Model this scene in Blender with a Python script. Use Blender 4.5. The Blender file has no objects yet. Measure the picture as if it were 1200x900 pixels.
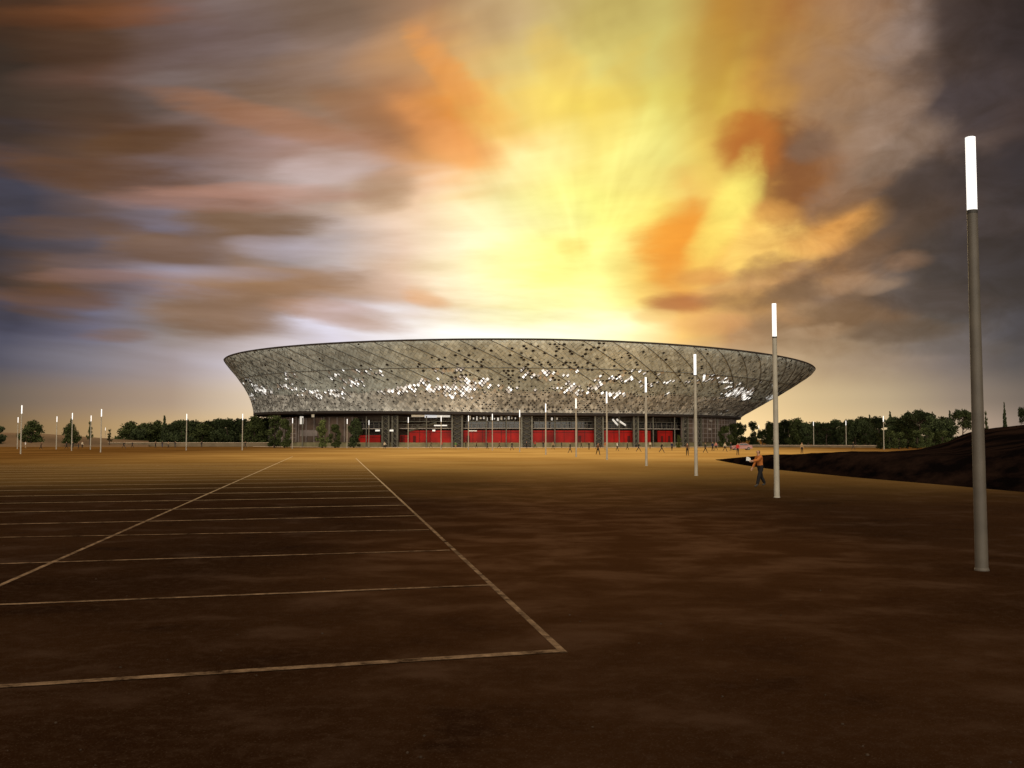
import bpy, bmesh, math, random
from mathutils import Vector, Matrix, noise

R = math.radians
random.seed(7)
scene = bpy.context.scene
col = scene.collection

# ------------------------------------------------------------------ camera
F_PX, W_PX, H_PX, HORIZON, EYE = 1150.0, 1200.0, 900.0, 515.0, 2.2
PITCH = math.atan((HORIZON - H_PX / 2) / F_PX)
cam = bpy.data.cameras.new('camera')
cam.sensor_width = 36.0
cam.lens = 36.0 * F_PX / W_PX
cam.clip_start, cam.clip_end = 0.1, 9000
cam_o = bpy.data.objects.new('camera', cam)
cam_o.location = (0, 0, EYE)
cam_o.rotation_euler = (math.pi / 2 + PITCH, 0, 0)
col.objects.link(cam_o)
scene.camera = cam_o


def ray(px, py):
    x, y, z = (px - W_PX / 2) / F_PX, 1.0, (H_PX / 2 - py) / F_PX
    c, s = math.cos(PITCH), math.sin(PITCH)
    return Vector((x, y * c - z * s, y * s + z * c))


def ground_at(px, py, z=0.0):
    d = ray(px, py)
    k = (z - EYE) / d.z
    return Vector((d.x * k, d.y * k, z))


def at_depth(px, dist, z=0.0):
    """point on the plan at forward distance dist, seen in photo column px near the horizon"""
    return Vector(((px - W_PX / 2) / F_PX * dist, dist, z))


def z_for(py, dist):
    return EYE + (HORIZON - py) / F_PX * dist


def lin(r, g, b):
    f = lambda c: (c / 255.0 / 12.92) if c / 255.0 <= 0.04045 else ((c / 255.0 + 0.055) / 1.055) ** 2.4
    return (f(r), f(g), f(b), 1.0)


# ------------------------------------------------------------------ materials
def new_mat(name):
    m = bpy.data.materials.new(name)
    m.use_nodes = True
    nt = m.node_tree
    bs = nt.nodes['Principled BSDF']
    return m, nt, bs


def mat(name, color, rough=0.7, metal=0.0, spec=0.5, var=0.25, scale=3.0, bump=0.0, island=0.0):
    """procedural surface: base colour broken up by noise"""
    m, nt, bs = new_mat(name)
    N, L = nt.nodes, nt.links
    tc = N.new('ShaderNodeTexCoord')
    nz = N.new('ShaderNodeTexNoise')
    nz.inputs['Scale'].default_value = scale
    nz.inputs['Detail'].default_value = 5
    L.new(tc.outputs['Object'], nz.inputs['Vector'])
    rp = N.new('ShaderNodeValToRGB')
    lo, hi = 1 - var, 1 + var
    rp.color_ramp.elements[0].position = 0.3
    rp.color_ramp.elements[1].position = 0.7
    rp.color_ramp.elements[0].color = (*[c * lo for c in color[:3]], 1)
    rp.color_ramp.elements[1].color = (*[min(1, c * hi) for c in color[:3]], 1)
    L.new(nz.outputs['Fac'], rp.inputs['Fac'])
    last = rp.outputs['Color']
    if island:
        ge = N.new('ShaderNodeNewGeometry')
        mr = N.new('ShaderNodeMapRange')
        mr.inputs['To Min'].default_value = 1 - island
        mr.inputs['To Max'].default_value = 1 + island
        L.new(ge.outputs['Random Per Island'], mr.inputs['Value'])
        mu = N.new('ShaderNodeVectorMath')
        mu.operation = 'SCALE'
        L.new(last, mu.inputs[0])
        L.new(mr.outputs['Result'], mu.inputs['Scale'])
        last = mu.outputs['Vector']
    L.new(last, bs.inputs['Base Color'])
    bs.inputs['Roughness'].default_value = rough
    bs.inputs['Metallic'].default_value = metal
    bs.inputs['Specular IOR Level'].default_value = spec
    if bump:
        bp = N.new('ShaderNodeBump')
        bp.inputs['Strength'].default_value = bump
        L.new(nz.outputs['Fac'], bp.inputs['Height'])
        L.new(bp.outputs['Normal'], bs.inputs['Normal'])
    return m


def lamp_mat(name, color, strength):
    m, nt, bs = new_mat(name)
    bs.inputs['Base Color'].default_value = (0.8, 0.8, 0.8, 1)
    bs.inputs['Emission Color'].default_value = (*color, 1)
    bs.inputs['Emission Strength'].default_value = strength
    return m


M = {}
M['skin_panel'] = mat('stadium skin panel', (0.62, 0.71, 0.70), 0.36, 0.3, 0.5, 0.3, 0.06, island=0.18)
M['skin_band'] = mat('stadium skin lower panel', (0.58, 0.60, 0.58), 0.42, 0.2, 0.5, 0.3, 0.1, island=0.45)
M['skin_pale'] = mat('stadium panel with painted reflection', (0.85, 0.86, 0.84), 0.25, 0.5, 0.5, 0.1, 0.3, island=0.12)
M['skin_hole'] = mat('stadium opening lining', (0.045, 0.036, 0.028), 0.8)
M['skin_seam'] = mat('stadium seam', (0.10, 0.095, 0.085), 0.7)
M['skin_glint'] = lamp_mat('glowing skin glint', (1.0, 0.97, 0.9), 1.5)  # glow stands in for white reflections on the skin
_nt = M['skin_glint'].node_tree
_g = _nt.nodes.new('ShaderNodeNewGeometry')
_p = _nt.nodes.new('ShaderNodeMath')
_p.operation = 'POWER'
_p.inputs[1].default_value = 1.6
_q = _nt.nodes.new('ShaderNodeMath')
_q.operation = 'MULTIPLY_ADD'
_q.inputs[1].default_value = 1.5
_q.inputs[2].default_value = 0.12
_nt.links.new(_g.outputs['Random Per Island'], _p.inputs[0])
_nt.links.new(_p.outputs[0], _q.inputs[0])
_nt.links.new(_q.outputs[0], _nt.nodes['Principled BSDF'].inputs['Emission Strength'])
M['lit'] = lamp_mat('lit window', (1.0, 0.93, 0.8), 0.5)
M['lit_cool'] = lamp_mat('lit clerestory', (0.9, 0.95, 1.0), 0.5)
M['lit_warm'] = lamp_mat('lit warm window', (1.0, 0.80, 0.5), 0.25)
M['tube'] = lamp_mat('lamp tube', (1.0, 0.98, 0.94), 0.9)
M['soffit'] = mat('dark soffit', (0.05, 0.035, 0.028), 0.8)
M['fascia'] = mat('dark fascia', (0.02, 0.013, 0.01), 0.7)
M['roof'] = mat('roof membrane', (0.3, 0.29, 0.26), 0.7)
M['red'] = mat('red wall', (0.34, 0.006, 0.0025), 0.6, 0, 0.3, 0.45, 0.25)
M['red_dark'] = mat('dark red joint', (0.09, 0.006, 0.004), 0.6, 0, 0.3, 0.3, 0.5)
M['brown_wall'] = mat('brown drum wall', (0.11, 0.075, 0.055), 0.8, 0, 0.3, 0.45, 0.4)
M['grey_wall'] = mat('grey drum wall', (0.24, 0.20, 0.18), 0.8, 0, 0.3, 0.3, 0.4)
M['stone'] = mat('tan plinth', (0.22, 0.19, 0.10), 0.85, 0, 0.3, 0.25, 0.6)
M['slab'] = mat('concrete slab', (0.35, 0.31, 0.27), 0.8, 0, 0.3, 0.2, 0.5)
M['steel'] = mat('grey steel', (0.16, 0.15, 0.115), 0.5, 0.3, 0.5, 0.2, 1.0)
M['dark_steel'] = mat('dark steel', (0.04, 0.034, 0.028), 0.6, 0.2, 0.5, 0.2, 1.0)
M['glass_dark'] = mat('dark glazing', (0.02, 0.018, 0.018), 0.12, 0, 0.5, 0.2, 0.5)
M['pole'] = mat('galvanised pole', (0.36, 0.32, 0.25), 0.6, 0.0, 0.5, 0.15, 2.0)
M['pole_shaded'] = mat('shaded pole', (0.095, 0.078, 0.060), 0.55, 0, 0.4, 0.2, 2.0)  # nearest post: dimmer light painted into the pole colour
M['trunk'] = mat('bark', (0.06, 0.042, 0.03), 0.9, 0, 0.2, 0.3, 4.0, 0.4)
M['leaf_dark'] = mat('dark foliage', (0.034, 0.044, 0.016), 0.8, 0, 0.15, 0.4, 0.5, island=0.5)
M['leaf_mid'] = mat('olive foliage', (0.045, 0.055, 0.016), 0.8, 0, 0.15, 0.4, 0.5, island=0.5)
M['leaf_light'] = mat('light foliage', (0.10, 0.115, 0.035), 0.8, 0, 0.15, 0.4, 0.5, island=0.5)
M['soil'] = mat('dark soil', (0.016, 0.010, 0.007), 0.95, 0, 0.1, 0.5, 0.12, 0.6)
M['hill'] = mat('dry earth', (0.14, 0.085, 0.045), 0.95, 0, 0.1, 0.35, 0.05, 0.4)
M['wall_pale'] = mat('pale low wall', (0.15, 0.11, 0.065), 0.85, 0, 0.3, 0.25, 0.4)
M['kerb'] = mat('kerb stone', (0.55, 0.42, 0.30), 0.85, 0, 0.3, 0.2, 1.0)
M['skin_tone'] = mat('skin', (0.45, 0.24, 0.15), 0.6, 0, 0.4, 0.08, 6.0)
M['hair'] = mat('hair', (0.02, 0.013, 0.008), 0.6, 0, 0.4, 0.3, 20.0)
M['shoe'] = mat('shoe leather', (0.02, 0.016, 0.014), 0.5)
M['paper'] = mat('white paper', (0.85, 0.83, 0.78), 0.6, 0, 0.3, 0.04, 6.0)
CLOTH = {}
for nm, c in {'black': (0.012, 0.011, 0.012), 'charcoal': (0.035, 0.032, 0.032), 'white': (0.8, 0.78, 0.74),
              'orange': (0.40, 0.13, 0.03), 'red': (0.5, 0.03, 0.02), 'green': (0.10, 0.20, 0.06),
              'brown': (0.10, 0.055, 0.03), 'pale': (0.6, 0.5, 0.36), 'navy': (0.02, 0.025, 0.06),
              'pink': (0.6, 0.25, 0.2), 'tan': (0.35, 0.24, 0.13)}.items():
    CLOTH[nm] = mat(nm + ' cloth', c, 0.85, 0, 0.2, 0.15, 8.0)

# ------------------------------------------------------------------ mesh helper


class MB:
    def __init__(self):
        self.v, self.f, self.m = [], [], []

    def poly(self, pts, mi=0):
        n = len(self.v)
        self.v += [tuple(p) for p in pts]
        self.f.append(tuple(range(n, n + len(pts))))
        self.m.append(mi)

    def mesh_grid(self, rows, mi=0, close=False):
        n = len(self.v)
        w = len(rows[0])
        for r in rows:
            self.v += [tuple(p) for p in r]
        for j in range(len(rows) - 1):
            for i in range(w if close else w - 1):
                k = (i + 1) % w
                self.f.append((n + j * w + i, n + j * w + k, n + (j + 1) * w + k, n + (j + 1) * w + i))
                self.m.append(mi)

    def tube(self, pts, rads, seg=10, mi=0, caps=True):
        rings = []
        for i, p in enumerate(pts):
            p = Vector(p)
            a = Vector(pts[max(i - 1, 0)])
            b = Vector(pts[min(i + 1, len(pts) - 1)])
            d = (b - a).normalized()
            u = d.cross(Vector((0, 0, 1)) if abs(d.z) < 0.9 else Vector((1, 0, 0))).normalized()
            w = d.cross(u)
            rings.append([p + (u * math.cos(2 * math.pi * k / seg) + w * math.sin(2 * math.pi * k / seg)) * rads[i]
                          for k in range(seg)])
        self.mesh_grid(rings, mi, True)
        if caps:
            self.poly(list(reversed(rings[0])), mi)
            self.poly(rings[-1], mi)

    def box(self, c, s, rz=0.0, mi=0, bev=0.0):
        hx, hy, hz = s[0] / 2, s[1] / 2, s[2] / 2
        ca, sa = math.cos(rz), math.sin(rz)

        def T(x, y, z):
            return (c[0] + x * ca - y * sa, c[1] + x * sa + y * ca, c[2] + z)
        p = [T(x, y, z) for z in (-hz, hz) for x, y in ((-hx, -hy), (hx, -hy), (hx, hy), (-hx, hy))]
        n = len(self.v)
        self.v += p
        for q in ((3, 2, 1, 0), (4, 5, 6, 7), (0, 1, 5, 4), (1, 2, 6, 5), (2, 3, 7, 6), (3, 0, 4, 7)):
            self.f.append(tuple(n + i for i in q))
            self.m.append(mi)

    def bar(self, a, b, w, mi=0):
        self.tube([a, b], [w, w], 4, mi)

    def mesh(self, name, mats):
        me = bpy.data.meshes.new(name)
        me.from_pydata(self.v, [], self.f)
        for mm in mats:
            me.materials.append(mm)
        me.polygons.foreach_set('material_index', self.m)
        me.update()
        return me

    def build(self, name, mats, parent=None, smooth=False, loc=None):
        if not isinstance(mats, (list, tuple)):
            mats = [mats]
        me = self.mesh(name, mats)
        if smooth:
            me.polygons.foreach_set('use_smooth', [True] * len(me.polygons))
        o = bpy.data.objects.new(name, me)
        col.objects.link(o)
        if parent:
            o.parent = parent
        if loc:
            o.location = loc
        return o


def tag(o, label=None, cat=None, group=None, kind=None):
    if label:
        o['label'] = label
    if cat:
        o['category'] = cat
    if group:
        o['group'] = group
    if kind:
        o['kind'] = kind
    return o


def empty(name, loc, rz=0.0):
    o = bpy.data.objects.new(name, None)
    o.empty_display_size = 0.5
    o.location = loc
    o.rotation_euler = (0, 0, rz)
    col.objects.link(o)
    return o


def copy_tree(o, parent=None):
    c = o.copy()
    col.objects.link(c)
    if parent:
        c.parent = parent
    for ch in [x for x in o.children]:
        copy_tree(ch, c)
    return c


ORD = ['first', 'second', 'third', 'fourth', 'fifth', 'sixth', 'seventh', 'eighth', 'ninth', 'tenth', 'eleventh',
       'twelfth', 'thirteenth', 'fourteenth', 'fifteenth', 'sixteenth', 'seventeenth', 'eighteenth', 'nineteenth',
       'twentieth', 'twenty-first', 'twenty-second', 'twenty-third', 'twenty-fourth', 'twenty-fifth', 'twenty-sixth']

# ================================================================== SKY
SUN_AZ = math.atan((700 - 600) / F_PX)
SUN_EL = R(13)


def build_world():
    w = bpy.data.worlds.new('World')
    scene.world = w
    w.use_nodes = True
    w.cycles.sampling_method = 'MANUAL'
    w.cycles.sample_map_resolution = 512
    nt = w.node_tree
    N, L = nt.nodes, nt.links
    for n in list(N):
        N.remove(n)
    out = N.new('ShaderNodeOutputWorld')
    bg = N.new('ShaderNodeBackground')
    bg.inputs['Strength'].default_value = 1.0
    L.new(bg.outputs[0], out.inputs[0])

    def math_n(op, a, b=None, c=None, clamp=False):
        n = N.new('ShaderNodeMath')
        n.operation = op
        n.use_clamp = clamp
        for i, x in enumerate((a, b, c)):
            if x is None:
                continue
            if isinstance(x, (int, float)):
                n.inputs[i].default_value = x
            else:
                L.new(x, n.inputs[i])
        return n.outputs[0]

    def ramp_n(val, a, b, c=0.0, d=1.0, smooth=True):
        n = N.new('ShaderNodeMapRange')
        n.interpolation_type = 'SMOOTHSTEP' if smooth else 'LINEAR'
        L.new(val, n.inputs['Value'])
        for k, x in (('From Min', a), ('From Max', b), ('To Min', c), ('To Max', d)):
            n.inputs[k].default_value = x
        return n.outputs['Result']

    def mix_n(fac, a, b, mode='MIX'):
        n = N.new('ShaderNodeMix')
        n.data_type = 'RGBA'
        n.blend_type = mode
        n.clamp_factor = True
        for s, x in ((n.inputs[0], fac), (n.inputs[6], a), (n.inputs[7], b)):
            if isinstance(x, (int, float)):
                s.default_value = x
            elif isinstance(x, tuple):
                s.default_value = x
            else:
                L.new(x, s)
        return n.outputs[2]

    tc = N.new('ShaderNodeTexCoord')
    sep = N.new('ShaderNodeSeparateXYZ')
    L.new(tc.outputs['Generated'], sep.inputs[0])
    X, Y, Z = sep.outputs
    az = math_n('ARCTAN2', X, Y)
    el = math_n('ARCSINE', Z)

    # cloud-layer coordinates: where the view ray meets a flat layer overhead
    zc = math_n('MAXIMUM', math_n('ADD', Z, 0.10), 0.03)
    cx = math_n('DIVIDE', X, zc)
    cy = math_n('DIVIDE', Y, zc)

    def noise_n(x, y, z, scale, detail=4.0, rough=0.55, dist=0.0):
        cb = N.new('ShaderNodeCombineXYZ')
        for i, q in enumerate((x, y, z)):
            if isinstance(q, (int, float)):
                cb.inputs[i].default_value = q
            else:
                L.new(q, cb.inputs[i])
        n = N.new('ShaderNodeTexNoise')
        n.inputs['Scale'].default_value = scale
        n.inputs['Detail'].default_value = detail
        n.inputs['Roughness'].default_value = rough
        n.inputs['Distortion'].default_value = dist
        L.new(cb.outputs[0], n.inputs['Vector'])
        return n.outputs['Fac']

    right = ramp_n(az, 0.12, 0.30)                      # the broken clouds on the right are puffier
    # streaked (wind drawn) noise on the left, lumpy noise on the right
    shear = math_n('MULTIPLY', math_n('MULTIPLY', az, -3.0), math_n('SUBTRACT', el, 0.17))
    s1 = noise_n(math_n('MULTIPLY', az, 0.55), math_n('MULTIPLY_ADD', el, 2.2, shear), 0.3, 6.0, 2.0, 0.5)
    s2 = noise_n(math_n('MULTIPLY', az, 0.5), math_n('MULTIPLY_ADD', el, 2.4, shear), 7.7, 12.0, 2.5, 0.5)
    p1 = noise_n(az, math_n('MULTIPLY', el, 1.5), 3.1, 9.0, 3.0, 0.5, 0.2)
    p2 = noise_n(az, math_n('MULTIPLY', el, 1.7), 9.4, 20.0, 3.5, 0.55, 0.2)

    def mixf(f, a, b):
        n = N.new('ShaderNodeMix')
        n.data_type = 'FLOAT'
        for s, x in ((n.inputs[0], f), (n.inputs[2], a), (n.inputs[3], b)):
            L.new(x, s)
        return n.outputs[0]
    s3 = noise_n(math_n('MULTIPLY', az, 0.6), math_n('MULTIPLY_ADD', el, 2.4, shear), 4.4, 30.0, 4.0, 0.6)
    p3 = noise_n(az, math_n('MULTIPLY', el, 1.5), 6.1, 32.0, 6.0, 0.62, 0.3)
    n1 = mixf(right, s1, p1)
    n3 = mixf(right, s3, p3)
    n2 = mixf(right, s2, p2)
    far = ramp_n(el, 0.035, 0.13)                      # calm air close to the horizon
    wu = math_n('MULTIPLY', math_n('SUBTRACT', n1, 0.5), math_n('MULTIPLY', far, 0.12))
    wv = math_n('MULTIPLY', math_n('SUBTRACT', n2, 0.5), math_n('MULTIPLY', far, 0.07))
    u = math_n('ADD', az, wu)
    v = math_n('ADD', el, wv)
    uc = math_n('MULTIPLY_ADD', wu, 0.32, az)
    vc = math_n('MULTIPLY_ADD', wv, 0.3, el)

    rows = [
        (505, [(0, 125, 100, 70), (100, 165, 135, 95), (200, 195, 165, 120), (300, 230, 200, 152), (600, 245, 215, 155), (880, 245, 213, 158), (950, 225, 195, 145), (1040, 205, 180, 140), (1150, 168, 148, 130), (1200, 140, 125, 115)]),
        (470, [(0, 105, 92, 82), (100, 140, 120, 105), (200, 168, 146, 128), (300, 218, 198, 174), (600, 245, 220, 175), (880, 228, 198, 148), (950, 205, 180, 138), (1040, 180, 160, 130), (1120, 140, 125, 112), (1200, 108, 98, 92)]),
        (430, [(0, 82, 80, 95), (100, 124, 118, 127), (200, 160, 147, 150), (260, 190, 180, 186), (330, 230, 222, 228), (600, 255, 245, 215), (880, 200, 168, 128), (960, 168, 143, 114), (1040, 150, 130, 112), (1120, 110, 100, 98), (1200, 78, 74, 77)]),
        (390, [(0, 62, 60, 76), (100, 106, 102, 120), (200, 138, 124, 118), (280, 160, 138, 126), (330, 184, 170, 172), (400, 225, 220, 236), (480, 248, 243, 246), (560, 258, 258, 238), (650, 262, 262, 225), (730, 260, 255, 195), (800, 250, 200, 110), (860, 172, 125, 80), (920, 140, 110, 80), (1000, 128, 104, 80), (1080, 95, 85, 80), (1200, 68, 64, 69)]),
        (350, [(0, 66, 52, 48), (60, 102, 74, 54), (130, 106, 92, 98), (200, 138, 124, 132), (280, 152, 122, 98), (350, 166, 134, 112), (420, 188, 156, 134), (480, 228, 194, 170), (520, 252, 228, 194), (620, 262, 262, 190), (700, 262, 262, 170), (760, 252, 214, 112), (810, 235, 165, 70), (860, 235, 180, 92), (910, 180, 134, 88), (960, 130, 100, 76), (1040, 108, 90, 78), (1120, 82, 73, 71), (1200, 58, 53, 57)]),
        (300, [(0, 60, 56, 66), (100, 86, 76, 82), (200, 118, 108, 120), (270, 134, 108, 92), (330, 152, 138, 136), (400, 192, 178, 176), (470, 238, 208, 184), (550, 255, 238, 192), (650, 262, 262, 150), (720, 262, 262, 155), (775, 250, 205, 95), (800, 238, 165, 62), (840, 246, 196, 95), (880, 252, 208, 102), (930, 240, 188, 98), (980, 190, 135, 80), (1040, 124, 96, 76), (1100, 78, 64, 56), (1200, 52, 43, 44)]),
        (240, [(0, 62, 58, 68), (100, 105, 82, 72), (200, 128, 114, 120), (300, 150, 128, 120), (400, 184, 160, 146), (500, 250, 216, 182), (600, 255, 246, 180), (700, 262, 262, 142), (760, 250, 225, 105), (800, 235, 170, 70), (850, 250, 222, 105), (890, 225, 165, 70), (930, 165, 105, 48), (980, 175, 122, 70), (1040, 110, 84, 66), (1100, 72, 58, 52), (1200, 55, 46, 47)]),
        (180, [(0, 60, 45, 36), (100, 90, 63, 44), (200, 112, 84, 70), (300, 158, 126, 116), (400, 188, 152, 134), (470, 205, 145, 90), (540, 242, 172, 92), (600, 250, 226, 150), (700, 250, 235, 130), (780, 245, 235, 130), (830, 238, 205, 95), (870, 205, 130, 45), (920, 150, 90, 38), (970, 150, 112, 78), (1040, 138, 112, 92), (1100, 104, 84, 74), (1200, 58, 44, 42)]),
        (120, [(0, 55, 42, 31), (100, 96, 67, 52), (200, 118, 100, 95), (300, 130, 104, 86), (400, 146, 112, 84), (470, 185, 125, 75), (530, 232, 152, 68), (600, 228, 190, 98), (700, 236, 206, 88), (780, 222, 205, 100), (850, 215, 180, 70), (900, 205, 150, 62), (960, 172, 128, 82), (1040, 150, 118, 92), (1100, 88, 70, 62), (1200, 54, 44, 44)]),
        (60, [(0, 70, 45, 26), (100, 86, 62, 45), (200, 110, 90, 86), (300, 122, 102, 95), (400, 150, 122, 104), (500, 206, 150, 92), (600, 214, 184, 112), (700, 214, 194, 106), (790, 210, 194, 105), (850, 205, 165, 68), (900, 185, 132, 58), (1000, 160, 122, 88), (1060, 135, 112, 98), (1110, 78, 62, 55), (1200, 45, 34, 31)]),
        (0, [(0, 62, 40, 26), (80, 110, 64, 30), (160, 112, 72, 42), (240, 112, 92, 84), (400, 122, 98, 80), (500, 168, 128, 94), (600, 196, 166, 116), (700, 200, 180, 102), (790, 200, 182, 100), (860, 195, 145, 60), (930, 175, 118, 58), (1000, 160, 118, 82), (1070, 130, 106, 92), (1120, 75, 58, 48), (1200, 50, 36, 28)]),
        (-250, [(0, 46, 36, 30), (400, 80, 66, 58), (650, 125, 108, 82), (900, 100, 80, 60), (1200, 40, 34, 32)]),
    ]
    AZ0, AZ1 = -0.52, 0.52
    ufac = ramp_n(u, AZ0, AZ1, 0, 1, False)
    cur = None
    prev_el = None
    for py, stops in rows:
        n = N.new('ShaderNodeValToRGB')
        cr = n.color_ramp
        cr.interpolation = 'LINEAR'
        els = cr.elements
        while len(els) < len(stops):
            els.new(0.5)
        for e, st in zip(els, stops):
            e.position = (math.atan((st[0] - 600) / F_PX) - AZ0) / (AZ1 - AZ0)
        for e, st in zip(els, stops):
            e.color = lin(*st[1:])
        L.new(ufac, n.inputs['Fac'])
        e_ = math.atan((HORIZON - py) / F_PX)
        if cur is None:
            cur = n.outputs['Color']
        else:
            cur = mix_n(ramp_n(v, prev_el, e_), cur, n.outputs['Color'])
        prev_el = e_

    # individual clouds: azimuth, elevation, half sizes (in photo-pixel units of angle), tilt
    clouds = [
        (300, 264, 80, 22, -6, (122, 92, 66), 0.85), (200, 292, 70, 15, -8, (112, 84, 62), 0.6),
        (310, 330, 105, 20, -4, (150, 112, 80), 0.8), (262, 368, 80, 26, 0, (132, 100, 76), 0.85),
        (450, 222, 36, 24, 10, (150, 112, 78), 0.45), (150, 212, 150, 22, 4, (98, 64, 36), 0.75),
        (60, 352, 60, 13, 0, (104, 70, 44), 0.7), (190, 292, 65, 15, 10, (112, 82, 58), 0.75), (130, 392, 42, 8, 0, (122, 92, 76), 0.6),
        (120, 324, 75, 8, -4, (150, 112, 98), 0.5), (80, 266, 70, 12, -4, (100, 72, 52), 0.6), (300, 226, 120, 9, -2, (190, 138, 116), 0.5),
        (385, 196, 60, 20, -10, (205, 185, 182), 0.5), (330, 290, 60, 12, 0, (176, 164, 174), 0.5), (235, 318, 90, 10, 0, (150, 138, 146), 0.5),
        (215, 110, 60, 30, -10, (124, 108, 104), 0.5), (100, 20, 90, 14, -10, (124, 70, 30), 0.6), (60, 45, 70, 24, 0, (72, 46, 24), 0.6),
        (160, 165, 60, 12, -12, (92, 60, 30), 0.7), (100, 120, 110, 20, -6, (62, 48, 36), 0.5), (380, 30, 60, 22, 0, (110, 86, 66), 0.4),
        (560, 115, 90, 20, 38, (236, 176, 80), 0.5), (660, 75, 50, 24, 40, (226, 186, 84), 0.5), (840, 60, 22, 80, 14, (190, 132, 44), 0.4), (160, 300, 90, 12, -10, (118, 92, 80), 0.4),
        (250, 238, 110, 12, -3, (172, 128, 112), 0.5), (330, 145, 140, 16, 8, (165, 112, 76), 0.6),
        (525, 85, 60, 18, 42, (230, 142, 70), 0.5), (520, 160, 70, 24, 22, (240, 160, 90), 0.55),
        (430, 135, 60, 22, 20, (150, 104, 70), 0.6), (500, 350, 28, 12, 10, (235, 175, 120), 0.6),
        (400, 372, 75, 12, 8, (180, 135, 105), 0.6), (675, 290, 22, 12, 10, (250, 205, 90), 0.5),
        (800, 280, 52, 44, 0, (240, 150, 30), 0.9), (930, 205, 80, 52, 35, (128, 76, 34), 0.9),
        (880, 170, 36, 36, 0, (205, 120, 36), 0.7), (796, 356, 42, 13, 0, (170, 98, 48), 0.9),
        (985, 268, 55, 20, -20, (238, 168, 80), 0.7), (880, 330, 60, 16, -14, (190, 140, 92), 0.6),
        (1010, 372, 60, 24, 0, (110, 78, 50), 0.7), (960, 325, 60, 14, 10, (150, 112, 80), 0.5),
        (1070, 305, 26, 10, -6, (150, 112, 82), 0.6), (985, 332, 34, 12, -12, (170, 132, 98), 0.55),
        (1060, 260, 90, 30, -25, (76, 54, 38), 0.6), (1150, 320, 80, 46, -10, (52, 43, 42), 0.7),
        (1140, 60, 55, 90, 0, (54, 40, 34), 0.5), (1130, 120, 40, 34, 0, (62, 52, 54), 0.6),
        (1020, 205, 80, 24, -28, (142, 116, 96), 0.6), (830, 380, 50, 12, 0, (225, 160, 92), 0.5),
        (930, 408, 70, 10, 0, (150, 120, 90), 0.4), (720, 130, 30, 70, 30, (226, 186, 74), 0.4),
        (850, 250, 24, 70, 28, (254, 236, 110), 0.7),
        (875, 352, 46, 13, -4, (136, 96, 58), 0.7), (930, 345, 40, 14, -8, (104, 76, 52), 0.75), (900, 312, 34, 12, -14, (150, 104, 58), 0.6),
        (955, 388, 46, 8, 0, (168, 136, 104), 0.6), (1052, 388, 60, 12, 0, (94, 76, 62), 0.7), (1090, 352, 60, 16, 4, (74, 62, 58), 0.7),
        (1010, 300, 44, 14, -18, (112, 80, 54), 0.7), (1032, 336, 30, 9, -8, (146, 116, 90), 0.6), (1120, 408, 60, 9, 0, (92, 84, 82), 0.5),
        (1085, 215, 60, 22, -30, (66, 52, 46), 0.7), (1000, 235, 46, 12, -24, (120, 84, 54), 0.6), (1030, 150, 60, 18, -34, (160, 130, 108), 0.5),
        (1160, 200, 44, 26, -20, (48, 40, 42), 0.6), (1180, 260, 50, 16, 0, (72, 60, 58), 0.5), (905, 250, 30, 14, 10, (214, 150, 70), 0.6),
        (950, 172, 30, 18, 0, (120, 98, 82), 0.6), (830, 322, 30, 10, 0, (206, 130, 60), 0.6), (765, 372, 26, 8, 0, (236, 190, 110), 0.6),
    ]
    for (px, py, rx, ry, tilt, rgb, st) in clouds:
        d = ray(px, py).normalized()
        a0, e0 = math.atan2(d.x, d.y), math.asin(d.z)
        k = 1.0 / F_PX
        du, dv = math_n('SUBTRACT', uc, a0), math_n('SUBTRACT', vc, e0)
        ct, sn = math.cos(R(-tilt)), math.sin(R(-tilt))
        a = math_n('MULTIPLY_ADD', du, ct / (rx * k), math_n('MULTIPLY', dv, sn / (rx * k)))
        b = math_n('MULTIPLY_ADD', dv, ct / (ry * k), math_n('MULTIPLY', du, -sn / (ry * k)))
        r2 = math_n('ADD', math_n('MULTIPLY', a, a), math_n('MULTIPLY', b, b))
        r2 = math_n('ADD', r2, math_n('MULTIPLY', math_n('SUBTRACT', n2, 0.5), 1.1))
        r2 = math_n('ADD', r2, math_n('MULTIPLY', math_n('SUBTRACT', n3, 0.5), 1.6))
        fac = ramp_n(r2, -0.05, 1.75, st, 0.0)
        cur = mix_n(fac, cur, lin(*rgb))
    # fine cloud relief
    f1 = noise_n(math_n('MULTIPLY', az, 0.5), math_n('MULTIPLY_ADD', el, 2.7, shear), 1.5, 10.0, 5.0, 0.55)
    f2 = noise_n(az, math_n('MULTIPLY', el, 1.7), 5.5, 20.0, 6.0, 0.6, 0.5)
    # shafts and wisps spreading from the brightest part of the cloud
    g0 = ray(690, 345).normalized()
    ga, ge = math_n('SUBTRACT', az, math.atan2(g0.x, g0.y)), math_n('SUBTRACT', el, math.asin(g0.z))
    gr = math_n('SQRT', math_n('ADD', math_n('MULTIPLY', ga, ga), math_n('MULTIPLY', ge, ge)))
    gt = math_n('ARCTAN2', ga, ge)
    f3 = noise_n(math_n('MULTIPLY', gt, 1.0), math_n('MULTIPLY', gr, 3.2), 2.2, 2.4, 3.0, 0.5, 0.4)
    ray_w = math_n('MULTIPLY', ramp_n(math_n('ABSOLUTE', ga), 0.34, 0.16), ramp_n(ge, 0.0, 0.16, 0.0, 0.8))
    fr = mixf(ray_w, mixf(right, f1, f2), f3)
    fr = math_n('SUBTRACT', fr, 0.5)
    fr = math_n('MULTIPLY', fr, far)
    cb = N.new('ShaderNodeCombineXYZ')
    for i_, k_ in enumerate((1.0, 1.3, 1.7)):
        L.new(math_n('MULTIPLY_ADD', fr, k_, 1.0), cb.inputs[i_])
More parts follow.
